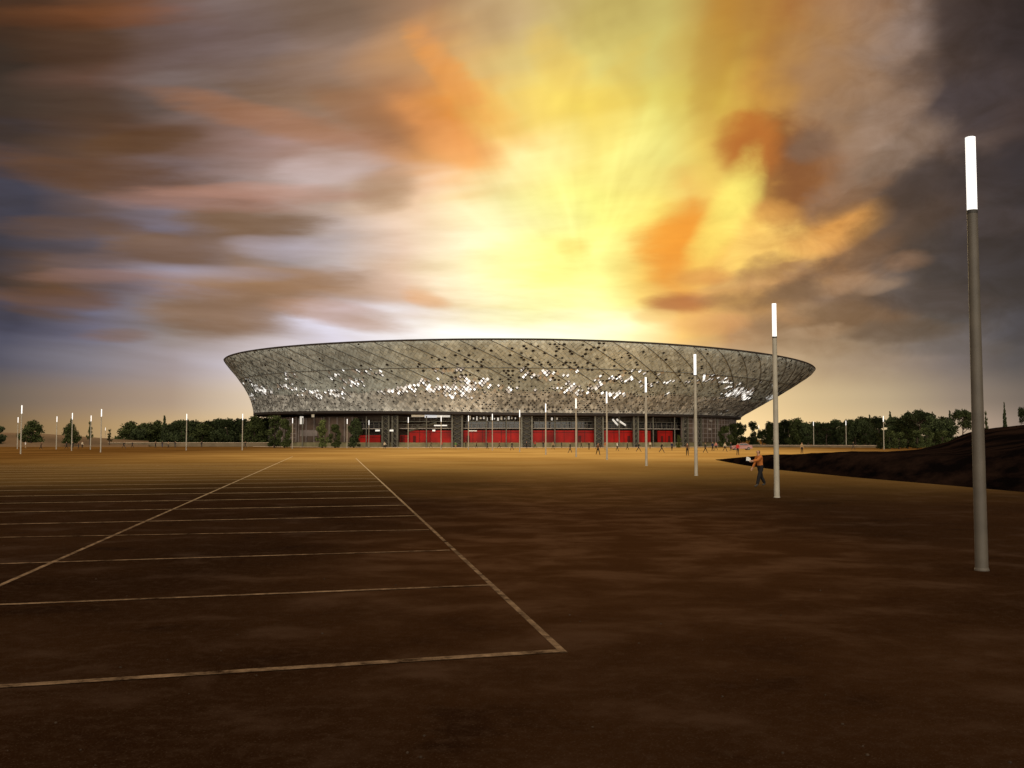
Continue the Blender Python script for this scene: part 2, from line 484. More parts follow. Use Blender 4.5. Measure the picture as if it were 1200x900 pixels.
    vm = N.new('ShaderNodeVectorMath')
    vm.operation = 'MULTIPLY'
    L.new(cur, vm.inputs[0])
    L.new(cb.outputs[0], vm.inputs[1])
    cur = vm.outputs['Vector']

    # the rest of the dome: unseen, a bright lobe added behind to light the facade, dim sides
    back_c = mix_n(ramp_n(el, 0.10, 0.9), (3.4, 3.1, 2.6, 1), (1.7, 1.46, 1.12, 1))
    back_s = mix_n(ramp_n(el, 0.10, 0.8), (0.20, 0.17, 0.135, 1), (0.55, 0.45, 0.33, 1))
    back = mix_n(ramp_n(Y, -0.45, -1.0), back_s, back_c)
    aaz = math_n('ABSOLUTE', az)
    cur = mix_n(ramp_n(aaz, 0.60, 1.9), cur, back)
    cur = mix_n(ramp_n(el, 0.55, 1.2), cur, (1.35, 1.15, 0.87, 1))  # unseen zenith brightened to light the ground
    # below the horizon
    cur = mix_n(ramp_n(el, -0.05, -0.005), (0.05, 0.035, 0.02, 1), cur)

    # clear air shining through between the clouds
    sky = N.new('ShaderNodeTexSky')
    sky.sky_type = 'NISHITA'
    sky.sun_disc = False
    sky.sun_elevation = SUN_EL
    sky.sun_rotation = SUN_AZ
    vs = N.new('ShaderNodeVectorMath')
    vs.operation = 'SCALE'
    vs.inputs['Scale'].default_value = 0.0015
    L.new(sky.outputs[0], vs.inputs[0])
    cur = mix_n(1.0, cur, vs.outputs['Vector'], 'ADD')
    L.new(cur, bg.inputs['Color'])


build_world()
sun = bpy.data.lights.new('sun', 'SUN')
sun.energy = 0.6
sun.angle = R(25)
sun.color = (1.0, 0.72, 0.36)
sun_o = bpy.data.objects.new('sun', sun)
sd = Vector((math.sin(SUN_AZ) * math.cos(SUN_EL), math.cos(SUN_AZ) * math.cos(SUN_EL), math.sin(SUN_EL)))
sun_o.rotation_euler = sd.to_track_quat('Z', 'Y').to_euler()
sun_o.location = (0, 0, 60)
col.objects.link(sun_o)
scene.view_settings.view_transform = 'Standard'
scene.view_settings.look = 'None'
scene.view_settings.exposure = 0.0
scene.view_settings.gamma = 1.0
scene.cycles.max_bounces = 4
scene.cycles.diffuse_bounces = 2
scene.cycles.glossy_bounces = 2
scene.cycles.transmission_bounces = 1
scene.cycles.caustics_reflective = False

# ================================================================== GROUND


def ground_material():
    m, nt, bs = new_mat('trodden earth and gravel')
    N, L = nt.nodes, nt.links
    geo = N.new('ShaderNodeNewGeometry')
    sep = N.new('ShaderNodeSeparateXYZ')
    L.new(geo.outputs['Position'], sep.inputs[0])

    def nz(scale, detail=5, rough=0.6, sx=1.0, sy=1.0, dist=0.0):
        mp = N.new('ShaderNodeMapping')
        mp.inputs['Scale'].default_value = (sx, sy, 1)
        L.new(geo.outputs['Position'], mp.inputs['Vector'])
        n = N.new('ShaderNodeTexNoise')
        n.inputs['Scale'].default_value = scale
        n.inputs['Detail'].default_value = detail
        n.inputs['Roughness'].default_value = rough
        n.inputs['Distortion'].default_value = dist
        L.new(mp.outputs[0], n.inputs['Vector'])
        return n.outputs['Fac']

    def mr(val, a, b, c=0.0, d=1.0):
        n = N.new('ShaderNodeMapRange')
        n.interpolation_type = 'SMOOTHSTEP'
        L.new(val, n.inputs['Value'])
        for k, x in (('From Min', a), ('From Max', b), ('To Min', c), ('To Max', d)):
            n.inputs[k].default_value = x
        return n.outputs['Result']

    def mix(f, a, b):
        n = N.new('ShaderNodeMix')
        n.data_type = 'RGBA'
        for s, x in ((n.inputs[0], f), (n.inputs[6], a), (n.inputs[7], b)):
            if isinstance(x, tuple) or isinstance(x, float):
                s.default_value = x
            else:
                L.new(x, s)
        return n.outputs[2]

    def ma(op, a, b):
        n = N.new('ShaderNodeMath')
        n.operation = op
        for i, x in enumerate((a, b)):
            if isinstance(x, (int, float)):
                n.inputs[i].default_value = x
            else:
                L.new(x, n.inputs[i])
        return n.outputs[0]
    big = nz(0.11, 4, 0.55)
    mid = nz(0.8, 8, 0.62, 0.75, 0.9, 0.3)
    fine = nz(7.0, 6, 0.7)
    grit = nz(45.0, 4, 0.7)
    c = mix(mr(big, 0.35, 0.65), (0.013, 0.0054, 0.0022, 1), (0.024, 0.0105, 0.0043, 1))
    c = mix(mr(mid, 0.50, 0.72, 0.0, 0.6), c, (0.050, 0.029, 0.019, 1))      # dusty smears
    c = mix(mr(mid, 0.30, 0.44, 0.6, 0.0), c, (0.006, 0.0026, 0.0016, 1))       # damp patches
    c = mix(mr(fine, 0.45, 0.70, 0.0, 0.6), c, (0.032, 0.018, 0.011, 1))
    c = mix(mr(grit, 0.55, 0.68, 0.0, 0.75), c, (0.05, 0.033, 0.023, 1))
    # a broad paler track with brighter mid-lot light painted into the soil, towards the stadium
    tx = ma('ADD', ma('SUBTRACT', sep.outputs['X'], ma('MULTIPLY', sep.outputs['Y'], 0.03)), ma('MULTIPLY', ma('SUBTRACT', nz(0.09, 3, 0.5), 0.5), 12.0))
    light_track = ma('MULTIPLY', ma('MULTIPLY', mr(tx, -7.0, 0.5), mr(tx, 9.0, 2.5)), mr(sep.outputs['Y'], 4.0, 20.0))
    c = mix(ma('MULTIPLY', light_track, 0.85), c, mix(mr(mid, 0.40, 0.66), (0.040, 0.0165, 0.0060, 1), (0.074, 0.036, 0.017, 1)))
    c = mix(mr(grit, 0.58, 0.70, 0.0, 0.35), c, (0.05, 0.03, 0.02, 1))
    # ochre gravel of the forecourt: golden light painted in along the stadium's axis, fading to either side,
    # with a ragged border towards the dark lot
    edge = ma('ADD', sep.outputs['Y'], ma('MULTIPLY', ma('SUBTRACT', nz(0.022, 4, 0.6), 0.5), 60.0))
    fl = mr(nz(0.05, 4, 0.6), 0.35, 0.65)
    lat = ma('ADD', ma('ABSOLUTE', ma('SUBTRACT', sep.outputs['X'], 12.0), 0.0), ma('MULTIPLY', ma('SUBTRACT', nz(0.03, 4, 0.6), 0.5), 40.0))
    och = mix(mr(lat, 16.0, 80.0), mix(fl, (0.47, 0.26, 0.070, 1), (0.64, 0.38, 0.115, 1)), mix(fl, (0.11, 0.049, 0.011, 1), (0.17, 0.083, 0.022, 1)))
    c = mix(mr(edge, 28.0, 142.0), c, och)
    L.new(c, bs.inputs['Base Color'])
    bs.inputs['Roughness'].default_value = 1.0
    bs.inputs['Specular IOR Level'].default_value = 0.0
    bp = N.new('ShaderNodeBump')
    bp.inputs['Strength'].default_value = 0.5
    bp.inputs['Distance'].default_value = 0.03
    L.new(ma('ADD', fine, ma('MULTIPLY', grit, 0.4)), bp.inputs['Height'])
    L.new(bp.outputs['Normal'], bs.inputs['Normal'])
    return m


g = MB()
g.poly([(-4000, -300, 0), (4000, -300, 0), (4000, 6000, 0), (-4000, 6000, 0)])
tag(g.build('ground', ground_material()), kind='structure')


def line_material():
    m, nt, bs = new_mat('worn painted line')
    N, L = nt.nodes, nt.links
    geo = N.new('ShaderNodeNewGeometry')
    n = N.new('ShaderNodeTexNoise')
    n.inputs['Scale'].default_value = 2.6
    n.inputs['Detail'].default_value = 9
    n.inputs['Roughness'].default_value = 0.75
    L.new(geo.outputs['Position'], n.inputs['Vector'])
    r = N.new('ShaderNodeValToRGB')
    e = r.color_ramp.elements
    e[0].position, e[1].position = 0.36, 0.70
    e[0].color, e[1].color = (0.022, 0.0115, 0.006, 1), (0.27, 0.175, 0.105, 1)
    L.new(n.outputs['Fac'], r.inputs['Fac'])
    # the paint is paler on the gravel nearer the stadium
    sp = N.new('ShaderNodeSeparateXYZ')
    L.new(geo.outputs['Position'], sp.inputs[0])
    fr = N.new('ShaderNodeMapRange')
    L.new(sp.outputs['Y'], fr.inputs['Value'])
    fr.inputs['From Min'].default_value, fr.inputs['From Max'].default_value = 25, 90
    mx = N.new('ShaderNodeMix')
    mx.data_type = 'RGBA'
    L.new(fr.outputs['Result'], mx.inputs[0])
    L.new(r.outputs['Color'], mx.inputs[6])
    mx.inputs[7].default_value = (0.62, 0.47, 0.28, 1)
    L.new(mx.outputs[2], bs.inputs['Base Color'])
    bs.inputs['Roughness'].default_value = 1.0
    bs.inputs['Specular IOR Level'].default_value = 0.0
    return m


ml = MB()


def stripe(a, b, w, z=0.004):
    d = (b - a)
    d.z = 0
    d.normalize()
    s = Vector((-d.y, d.x, 0)) * w / 2
    n = max(2, int((b - a).length / 2))
    ra, rb = [], []
    for i in range(n + 1):
        p = a.lerp(b, i / n)
        j = random.uniform(0.85, 1.15)
        ra.append((p.x + s.x * j, p.y + s.y * j, z))
        rb.append((p.x - s.x * j, p.y - s.y * j, z))
    ml.mesh_grid([rb, ra])


ra0, ra1 = ground_at(661, 765), ground_at(417, 537)
la0, la1 = ground_at(0, 686), ground_at(343, 535)
ld = (la1 - la0).normalized()
stripe(ra0, ra1, 0.085)
stripe(la0 - ld * 14, la1, 0.085)
ends = [(ground_at(0, 805), ground_at(660, 763)), (ground_at(0, 709), ground_at(573, 686)),
        (ground_at(0, 661), ground_at(527, 645)), (ground_at(0, 630), ground_at(503, 621))]
for a, b in ends:
    dd = (a - b).normalized()
    stripe(b, a + dd * 12, 0.13, 0.008)
cd = (ends[2][0] - ends[2][1]).normalized()
rd = (ra1 - ra0).normalized()
for k in range(4, 19):
    b = ra0 + rd * 4.62 * k
    stripe(b, b + cd * (16 + 2.2 * k), 0.19, 0.008)
tag(ml.build('road_markings', line_material()), kind='structure')

# small stones and litter lying on the lot
ms = MB()
for i in range(60):
    p = ground_at(random.uniform(-40, 1240), random.uniform(620, 930) ** 1.0)
    s = random.uniform(0.006, 0.016)
    rr = [random.uniform(0.6, 1.2) for _ in range(12)]
    ring = lambda z, k: [(p.x + math.cos(j * math.pi / 3) * s * rr[j] * k, p.y + math.sin(j * math.pi / 3) * s * rr[j + 6] * k, z) for j in range(6)]
    ms.mesh_grid([ring(0.0, 1.0), ring(s * 0.5, 0.9), ring(s * 0.8, 0.45)], 0, True)
    ms.poly(ring(s * 0.8, 0.45))
tag(ms.build('pebbles', mat('pebble', (0.04, 0.028, 0.02), 1.0, 0, 0.0, 0.4, 3.0)), 'small pale pebbles scattered over the dark lot',
    'pebbles', kind='stuff')

# ------------------------------------------------------------------ dark earth mound on the right


def mound():
    m, nt, bs = new_mat('bare dark earth')
    N, L = nt.nodes, nt.links
    geo = N.new('ShaderNodeNewGeometry')
    mp = N.new('ShaderNodeMapping')
    mp.inputs['Scale'].default_value = (0.12, 0.3, 1.2)
    L.new(geo.outputs['Position'], mp.inputs['Vector'])
    n = N.new('ShaderNodeTexNoise')
    n.inputs['Scale'].default_value = 1.0
    n.inputs['Detail'].default_value = 7
    n.inputs['Roughness'].default_value = 0.65
    L.new(mp.outputs[0], n.inputs['Vector'])
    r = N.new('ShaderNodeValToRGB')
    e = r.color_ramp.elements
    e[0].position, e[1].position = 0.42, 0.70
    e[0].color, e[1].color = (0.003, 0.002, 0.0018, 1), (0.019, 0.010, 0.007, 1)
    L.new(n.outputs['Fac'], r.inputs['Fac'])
    L.new(r.outputs['Color'], bs.inputs['Base Color'])
    bs.inputs['Roughness'].default_value = 1.0
    bs.inputs['Specular IOR Level'].default_value = 0.0
    bp = N.new('ShaderNodeBump')
    bp.inputs['Strength'].default_value = 0.6
    bp.inputs['Distance'].default_value = 0.3
    L.new(n.outputs['Fac'], bp.inputs['Height'])
    L.new(bp.outputs['Normal'], bs.inputs['Normal'])

    def interp(tab, x):
        for (a, ya), (b, yb) in zip(tab, tab[1:]):
            if x <= b:
                t = max(0, (x - a) / (b - a))
                return ya + (yb - ya) * t
        return tab[-1][1]
    foot = [(838, 539), (870, 545), (900, 549.5), (1000, 559.5), (1100, 568), (1200, 577), (1500, 598)]
    shoulder = [(838, 538.8), (870, 536.5), (900, 535), (1000, 531.5), (1060, 532), (1110, 532.5), (1150, 530), (1200, 526), (1500, 508)]
    crest = [(838, 538.6), (870, 536), (900, 534.2), (1000, 530.2), (1050, 529), (1080, 526), (1110, 518), (1130, 509), (1150, 502.5), (1200, 498), (1500, 486)]
    rows = [[] for _ in range(11)]
    xs = [838 + i * 8 for i in range(84)]
    for x in xs:
        gp = ground_at(x, interp(foot, x))
        d0 = gp.y
        k = min(1.0, (x - 838) / 60)
        d1, d2 = d0 + 4 * k + 0.2, d0 + 34 * k + 1.0
        z1 = max(0.02, z_for(interp(shoulder, x), d1))
        z2 = max(0.03, z_for(interp(crest, x), d2))
        prof = [(d0, -0.1), (d0 + 0.02, 0.0), (d0 + (d1 - d0) * .35, z1 * .45), (d0 + (d1 - d0) * .75, z1 * .88), (d1, z1),
                (d1 + (d2 - d1) * .3, z1 + (z2 - z1) * .22), (d1 + (d2 - d1) * .6, z1 + (z2 - z1) * .6), (d1 + (d2 - d1) * .85, z1 + (z2 - z1) * .95),
                (d2, z2), (d2 + 8 * k + .3, z2 * 0.9), (d2 + 34 * k + .6, -0.1)]
        for j, (d, z) in enumerate(prof):
            q = at_depth(x, d, z)
            amp = 0.22 * k * min(1, (x - 838) / 150) if 2 <= j <= 9 else 0.0
            q.z += amp * noise.noise(Vector((q.x * 0.16, q.y * 0.16, 1.7))) + amp * 0.4 * noise.noise(Vector((q.x * 0.7, q.y * 0.7, 4.7)))
            rows[j].append(q)
    mb = MB()
    mb.mesh_grid(rows)
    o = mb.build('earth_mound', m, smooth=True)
    tag(o, kind='structure')


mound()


def mound_ridge(name, x0, x1, dist, tab, depth, mt):
    mb = MB()
    rows = [[] for _ in range(7)]
    n = 40
    for i in range(n + 1):
        x = x0 + (x1 - x0) * i / n
        yt = None
        for (a, ya), (b, yb) in zip(tab, tab[1:]):
            if a <= x <= b:
                yt = ya + (yb - ya) * (x - a) / (b - a)
        z = max(0.0, z_for(yt, dist))
        for j, (dd, k) in enumerate([(-0.55, -0.03), (-0.4, 0.25), (-0.2, 0.72), (0, 1.0), (0.3, 0.95), (0.7, 0.5), (1.0, -0.03)]):
            q = at_depth(x, dist + dd * depth, z * k if k > 0 else -0.15)
            q.z += 0.25 * (noise.noise(Vector((q.x * .05, q.y * .08, 3.3)))) * max(0, k) * min(1, z)
            rows[j].append(q)
    mb.mesh_grid(rows)
    tag(mb.build(name, mt, smooth=True), kind='structure')


mound_ridge('hill', -160, 175, 330, [(-160, 503), (0, 506.5), (40, 508), (80, 510.5), (110, 512.5), (140, 514.5), (175, 516)], 70, M['hill'])

# ================================================================== STADIUM
D = 350.0
CX = (608 - 600) / F_PX * D
ST = empty('stadium', (CX, D, 0))
tag(ST, 'huge bowl-shaped stadium with flaring perforated grey skin above red walls', 'stadium')


def px_half(dx):      # half width in photo pixels -> radius for a circle at distance D
    t = dx / F_PX
    return D * math.sin(math.atan(t))


LEFT = [(0.0, 312), (0.16, 313.5), (0.32, 317), (0.48, 322), (0.64, 329), (0.8, 337), (0.92, 344), (1.0, 348)]
RIGHT = [(0.0, 257), (0.2, 277), (0.4, 297), (0.6, 316), (0.8, 334), (0.93, 345), (1.0, 348)]


def tabv(tab, t):
    for (a, ya), (b, yb) in zip(tab, tab[1:]):
        if t <= b + 1e-9:
            return ya + (yb - ya) * (t - a) / (b - a)
    return tab[-1][1]


def smooth_tab(tab, t):
    return sum(tabv(tab, min(1, max(0, t + o))) for o in (-0.06, -0.03, 0, 0.03, 0.06)) / 5


def radius(th, t):
    l, r = px_half(smooth_tab(LEFT, t)), px_half(smooth_tab(RIGHT, t))
    c = math.cos(th)
    return (l + r) / 2 + (r - l) / 2 * c


def height(th, t):
    c = math.cos(th)
    z0 = 9.3 + 1.5 * max(0, -c) + 0.2 * max(0, c)
    z1 = 27.6 + 0.6 * max(0, -c) - 2.6 * max(0, c) ** 1.6
    return z0 + (z1 - z0) * t


def skin_pt(th, t, off=0.0):
    r = radius(th, t) + off
    return Vector((r * math.cos(th), r * math.sin(th), height(th, t)))


def front_angle(px, r_of):
    """angle of the point on the camera side of ring r_of(th) that shows in column px"""
    best, bt = 1e9, -math.pi / 2
    for i in range(1600):
        th = -math.pi + math.pi * i / 1600
        r = r_of(th)
        x, y = CX + r * math.cos(th), D + r * math.sin(th)
        if y > D - 0.2 * r:
            continue
        e = abs(600 + x / y * F_PX - px)
        if e < best:
            best, bt = e, th
    return bt


def build_skin():
    NC, NR = 520, 34
    mb = MB()
    dt = 1.0 / NR
    dth = 2 * math.pi / NC

    def nrm(th, t):
        a = skin_pt(th + 0.002, t) - skin_pt(th - 0.002, t)
        b = skin_pt(th, min(1, t + .01)) - skin_pt(th, max(0, t - .01))
        return a.cross(b).normalized()
    rnd = random.Random(3)
    for j in range(NR + 1):
        for i in range(NC):
            th = (i + 0.5 * (j % 2)) * dth
            t = j * dt
            front = math.sin(th) < 0.35
            nv = nrm(th, min(max(t, .01), .99))
            tl, tb = min(1, t + dt), max(0, t - dt)
            tilt = rnd.uniform(-0.09, 0.09), rnd.uniform(-0.09, 0.09)
            k = 0.978
            ctr = skin_pt(th, t)
            cs = [skin_pt(th - dth / 2, t), skin_pt(th, tb), skin_pt(th + dth / 2, t), skin_pt(th, tl)]
            offs = (-tilt[0], -tilt[1], tilt[0], tilt[1])
            cs = [ctr + (c - ctr) * k + nv * o for c, o in zip(cs, offs)]
            if j in (0, NR):
                if j == 0:
                    mb.poly([cs[0], cs[2], cs[3]], 1)
                else:
                    mb.poly([cs[0], cs[1], cs[2]], 0)
                continue
            x = th * 90.0
            # density of painted glints and of openings
            cl = noise.noise(Vector((x * 0.10, t * 7.0, 0.5)))
            big = noise.noise(Vector((x * 0.028, t * 2.0, 8.5)))
            pl = 0.0
            if 0.20 < t < 0.62:
                w = 1 - abs(t - 0.40) / 0.22
                pl = max(0.0, min(1.0, (cl * 1.5 + noise.noise(Vector((x * 0.3, t * 18.0, 4.2))) * 0.7 - 0.36 + 0.48 * w) * 2.0)) * (0.35 + 0.5 * w)
            if t < 0.14:
                pl = max(pl, 0.75 * max(0, min(1, (noise.noise(Vector((x * 0.035, 0.0, 21.5))) - 0.42) * 5)))
            if not front:
                pl *= 0.3
            if t < 0.33:
                ph = 0.38 + 0.30 * big + 0.14 * max(0, 1 - abs(th + 1.45) / 0.6)
            elif t < 0.5:
                ph = 0.22 + 0.25 * big
            else:
                ph = 0.03 + 0.30 * max(0, big + 0.05)
            q = rnd.random()
            mi = 1 if t < 0.30 + 0.04 * cl else 0
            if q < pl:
                # recessed diamond that glows in place of a white reflection
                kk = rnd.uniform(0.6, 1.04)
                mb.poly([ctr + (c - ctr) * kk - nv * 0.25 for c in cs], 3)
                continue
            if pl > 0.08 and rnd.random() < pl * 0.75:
                mi = 5  # paler panels broaden the painted reflections
            if q < pl + ph * (1 - pl) * (1.0 if front else 0.6):
                s = rnd.uniform(0.55, 0.85) if t < 0.45 else rnd.uniform(0.8, 1.12)
                dx, dy = (cs[2] - cs[0]) * 0.5, (cs[3] - cs[1]) * 0.5
                oc, hc = [], []
                for a, b in ((-1, 0), (-.5, -.5), (0, -1), (.5, -.5), (1, 0), (.5, .5), (0, 1), (-.5, .5)):
                    oc.append(ctr + dx * a + dy * b)
                    ln = math.hypot(a, b)
                    hc.append(ctr + dx * (a / ln) * s * 0.72 + dy * (b / ln) * s * 0.56)
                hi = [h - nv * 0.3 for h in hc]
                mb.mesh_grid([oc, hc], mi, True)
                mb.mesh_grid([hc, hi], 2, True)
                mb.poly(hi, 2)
            else:
                mb.poly(cs, mi)
    # diagonal seams running down towards the right, and one level seam
    def strip(pts, w=0.075):
        for a, b in zip(pts, pts[1:]):
            tha, ta = a
            thb, tb_ = b
            pa, pb = skin_pt(tha, ta, 0.0), skin_pt(thb, tb_, 0.0)
            n_ = nrm((tha + thb) / 2, min(.98, max(.02, (ta + tb_) / 2)))
            side = (pb - pa).normalized().cross(n_) * w
            o = n_ * 0.13
            mb.mesh_grid([[pa - side + o * .2, pa - side + o, pa + side + o, pa + side + o * .2],
                          [pb - side + o * .2, pb - side + o, pb + side + o, pb + side + o * .2]], 4)
    nd = 80
    for k in range(nd):
        a0 = 2 * math.pi * k / nd
        strip([(a0 + s * 0.22, 0.995 - s * 0.56) for s in [i / 8 for i in range(9)]])
    strip([(2 * math.pi * i / 240, 0.63) for i in range(241)], 0.06)
    o = mb.build('perforated_skin', [M['skin_panel'], M['skin_band'], M['skin_hole'], M['skin_glint'], M['skin_seam'], M['skin_pale']], ST)
    # dark liner behind the panel joints
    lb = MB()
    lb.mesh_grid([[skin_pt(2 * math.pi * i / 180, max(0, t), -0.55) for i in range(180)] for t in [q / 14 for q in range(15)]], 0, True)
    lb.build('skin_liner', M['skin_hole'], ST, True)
    # rim: a slim rolled edge, then the roof falling inward
    rb = MB()
    segs = 240
    ths = [2 * math.pi * i / segs for i in range(segs)]

    def ring(t, off, dz):
        return [skin_pt(a, t, off) + Vector((0, 0, dz)) for a in ths]
    rb.mesh_grid([ring(1.0, -0.6, -0.25), ring(1.0, 0.12, -0.1), ring(1.0, 0.22, 0.12), ring(1.0, 0.0, 0.34), ring(1.0, -1.2, 0.42)], 0, True)
    rb.build('rim', M['fascia'], ST, True)
    ro = MB()
    ro.mesh_grid([ring(1.0, -1.2, 0.42), ring(1.0, -14, 0.3), ring(1.0, -34, -1.8), ring(1.0, -48, -4.2)], 0, True)
    ro.mesh_grid([ring(1.0, -48, -4.2), ring(1.0, -48, -5.4), ring(1.0, -30, -4.5), ring(1.0, -2, -2.0)], 0, True)
    ro.build('roof', M['roof'], ST, True)
    # bottom lip of the bowl and soffit
    fb = MB()
    fb.mesh_grid([ring(0.0, -0.5, 0.5), ring(0.0, 0.1, 0.1), ring(0.0, 0.1, -0.55), ring(0.0, -0.6, -0.6)], 0, True)
    fb.build('lower_lip', M['fascia'], ST)
    sb = MB()
    sb.mesh_grid([ring(0.0, -0.6, -0.6), ring(0.0, -9.0, -0.9), ring(0.0, -18, -1.0)], 0, True)
    sb.build('soffit', M['soffit'], ST)


build_skin()


def drum_r(th):
    c = math.cos(th)
    rb = radius(th, 0.0)
    return rb - (2.6 + 1.9 * max(0, -c) - 1.4 * max(0, c))


def arc_wall(mb, th0, th1, ins, z0, z1, n=None, thick=0.3, mi=0):
    n = n or max(2, int(abs(th1 - th0) * 60))
    A = [th0 + (th1 - th0) * i / n for i in range(n + 1)]
    P = lambda a, s, z: Vector(((drum_r(a) - s) * math.cos(a), (drum_r(a) - s) * math.sin(a), z))
    rows = [[P(a, ins + thick, z0) for a in A], [P(a, ins, z0) for a in A], [P(a, ins, z1) for a in A], [P(a, ins + thick, z1) for a in A]]
    mb.mesh_grid(rows, mi)
    for a in (A[0], A[-1]):
        mb.poly([P(a, ins, z0), P(a, ins, z1), P(a, ins + thick, z1), P(a, ins + thick, z0)], mi)


FULL = (-math.pi, math.pi)


def FA(px, ins=0.0):
    return front_angle(px, lambda a: drum_r(a) - ins)


def drum_pt(th, ins, z):
    r = drum_r(th) - ins
    return Vector((r * math.cos(th), r * math.sin(th), z))


def build_drum():
    # back wall of the concourse
    mb = MB()
    arc_wall(mb, *FULL, 7.0, 0.0, 9.2, 300)
    mb.build('concourse_wall', M['brown_wall'], ST)
    # plinth in front
    mb = MB()
    arc_wall(mb, *FULL, 0.6, 0.0, 1.35, 300, 1.2)
    mb.build('plinth', M['stone'], ST)
    # forecourt kerb
    mb = MB()
    arc_wall(mb, *FULL, -9.0, 0.0, 0.14, 300, 0.7)
    mb.build('forecourt_kerb', M['kerb'], ST)
    # mezzanine slabs
    for z, ins, th in ((5.15, 1.4, 0.22), (7.1, 2.6, 0.2)):
        mb = MB()
        arc_wall(mb, *FULL, ins, z, z + th, 300, 6.8 - ins)
        mb.build('mezzanine_slab', M['slab'] if z < 6 else M['steel'], ST)
    # railings on the slabs
    for z, ins in ((5.37, 1.6), (7.3, 2.8)):
        mb = MB()
        arc_wall(mb, *FULL, ins, z + 0.95, z + 1.03, 300, 0.08)
        arc_wall(mb, *FULL, ins, z + 0.5, z + 0.54, 300, 0.05)
        for i in range(300):
            a = -math.pi + i / 300 * 2 * math.pi
            p = drum_pt(a, ins + 0.04, z)
            mb.box((p.x, p.y, z + 0.5), (0.08, 0.08, 1.0), a)
        mb.build('railing', M['steel'], ST)
    # red walls between the piers
    reds = [(418, 446), (469, 479), (480, 529), (543, 610), (623, 697), (707, 742), (748, 762), (771, 788)]
    for a, b in reds:
        mb = MB()
        arc_wall(mb, FA(a, 1.8), FA(b, 1.8), 1.8, 1.36, 4.7 if a > 475 else 3.4, None, 0.4)
        t0, t1 = FA(a, 1.8), FA(b, 1.8)
        zt = 4.7 if a > 475 else 3.4
        n = max(2, int((b - a) / 11))
        for i in range(1, n):
            mb.box(drum_pt(t0 + (t1 - t0) * i / n, 1.78, (1.36 + zt) / 2), (0.06, 0.14, zt - 1.4), t0 + (t1 - t0) * i / n, 1)
        arc_wall(mb, t0, t1, 1.74, zt - 0.62, zt - 0.5, None, 0.05, 1)
        for i in range(n):
            if random.random() < 0.3:
                q = t0 + (t1 - t0) * (i + 0.5) / n
                mb.box(drum_pt(q, 1.79, 2.3), (0.06, 0.9, 1.85), q, 1)
        mb.build('red_wall', [M['red'], M['red_dark']], ST)
    # solid side walls of the drum left and right with horizontal bands
    for (a, b) in ((-math.pi, FA(346)), (FA(800), 0.0)):
        mb = MB()
        arc_wall(mb, a, b, 0.4, 1.36, 9.0, 60, 0.5, 0)
        for z in (2.6, 3.9, 5.5, 6.8, 8.1):
            arc_wall(mb, a, b, 0.25, z, z + 0.22, 60, 0.14, 1)
        n = 26
        for i in range(n + 1):
            t = a + (b - a) * i / n
            q = drum_pt(t, 0.3, 5.2)
            mb.box(q, (0.22, 0.25, 7.6), t, 1)
        mb.build('side_wall', [M['brown_wall'], M['grey_wall']], ST)
    arcs = ((0.02, math.pi - 0.02),)
    for a, b in arcs:
        mb = MB()
        arc_wall(mb, a, b, 0.4, 1.36, 9.0, 120, 0.5)
        mb.build('rear_wall', M['grey_wall'], ST)
    # dark entrance block and grey panels behind the trees on the left
    mb = MB()
    arc_wall(mb, FA(346, 1.0), FA(418, 1.0), 1.0, 1.36, 8.6, 12, 0.4, 0)
    for i, px in enumerate(range(350, 418, 9)):
        a = FA(px, 0.8)
        q = drum_pt(a, 0.85, 5.0)
        mb.box(q, (0.2, 0.3, 7.2), a, 1)
    arc_wall(mb, FA(352, .9), FA(372, .9), 0.86, 3.2, 5.0, 6, 0.12, 1)
    mb.build('entrance_block', [M['brown_wall'], M['grey_wall']], ST)
    # glazed screens of the upper level
    for a, b in ((420, 444), (546, 609), (626, 694), (712, 740), (748, 798)):
        mb = MB()
        arc_wall(mb, FA(a, 3.6), FA(b, 3.6), 3.6, 5.38, 7.08, None, 0.1, 0)
        t0, t1 = FA(a, 3.5), FA(b, 3.5)
        n = max(3, int((b - a) / 6))
        for i in range(n + 1):
            t = t0 + (t1 - t0) * i / n
            mb.box(drum_pt(t, 3.52, 6.2), (0.12, 0.14, 1.6), t, 1)
        mb.build('glazed_screen', [M['glass_dark'], M['grey_wall']], ST)
    # ground level doors between the red walls
    # piers: two steel uprights with cross bracing in front of a dark core
    def pier(px, wpx, mtl=None):
        th = FA(px)
        w = wpx / F_PX * (D * 0.77)
        pr = MB()
        tdir = Vector((-math.sin(th), math.cos(th), 0))
        base = drum_pt(th, 0.0, 0)
        c = drum_pt(th, 0.5, 4.5)
        pr.box(c, (0.4, w * 0.72, 9.0), th, 1)
        for s in (-1, 1):
            q = base + tdir * w / 2 * s
            pr.box((q.x, q.y, 4.4), (0.42, 0.42, 8.8), th, 0)
        for k in range(6):
            z0, z1 = 0.3 + k * 1.4, 0.3 + (k + 1) * 1.4
            pr.bar(base - tdir * w / 2 + Vector((0, 0, z0)), base + tdir * w / 2 + Vector((0, 0, z1)), 0.11, 0)
            pr.bar(base + tdir * w / 2 + Vector((0, 0, z0)), base - tdir * w / 2 + Vector((0, 0, z1)), 0.11, 0)
        pr.build('pier', [M['steel'], M['dark_steel']], ST)
    for px, w in ((452, 9), (463, 7), (536, 12), (617, 12), (702, 10), (745, 6), (803, 9), (819, 9)):
        pier(px, w)
    # slim columns
    for px in (430, 500, 570, 593, 650, 676, 725, 765, 790, 840, 355, 380):
        cb = MB()
        th = FA(px, 0.3)
        q = drum_pt(th, 0.2, 0)
        cb.tube([q, q + Vector((0, 0, 8.7))], [0.16, 0.16], 10)
        cb.build('column', M['steel'], ST, True)
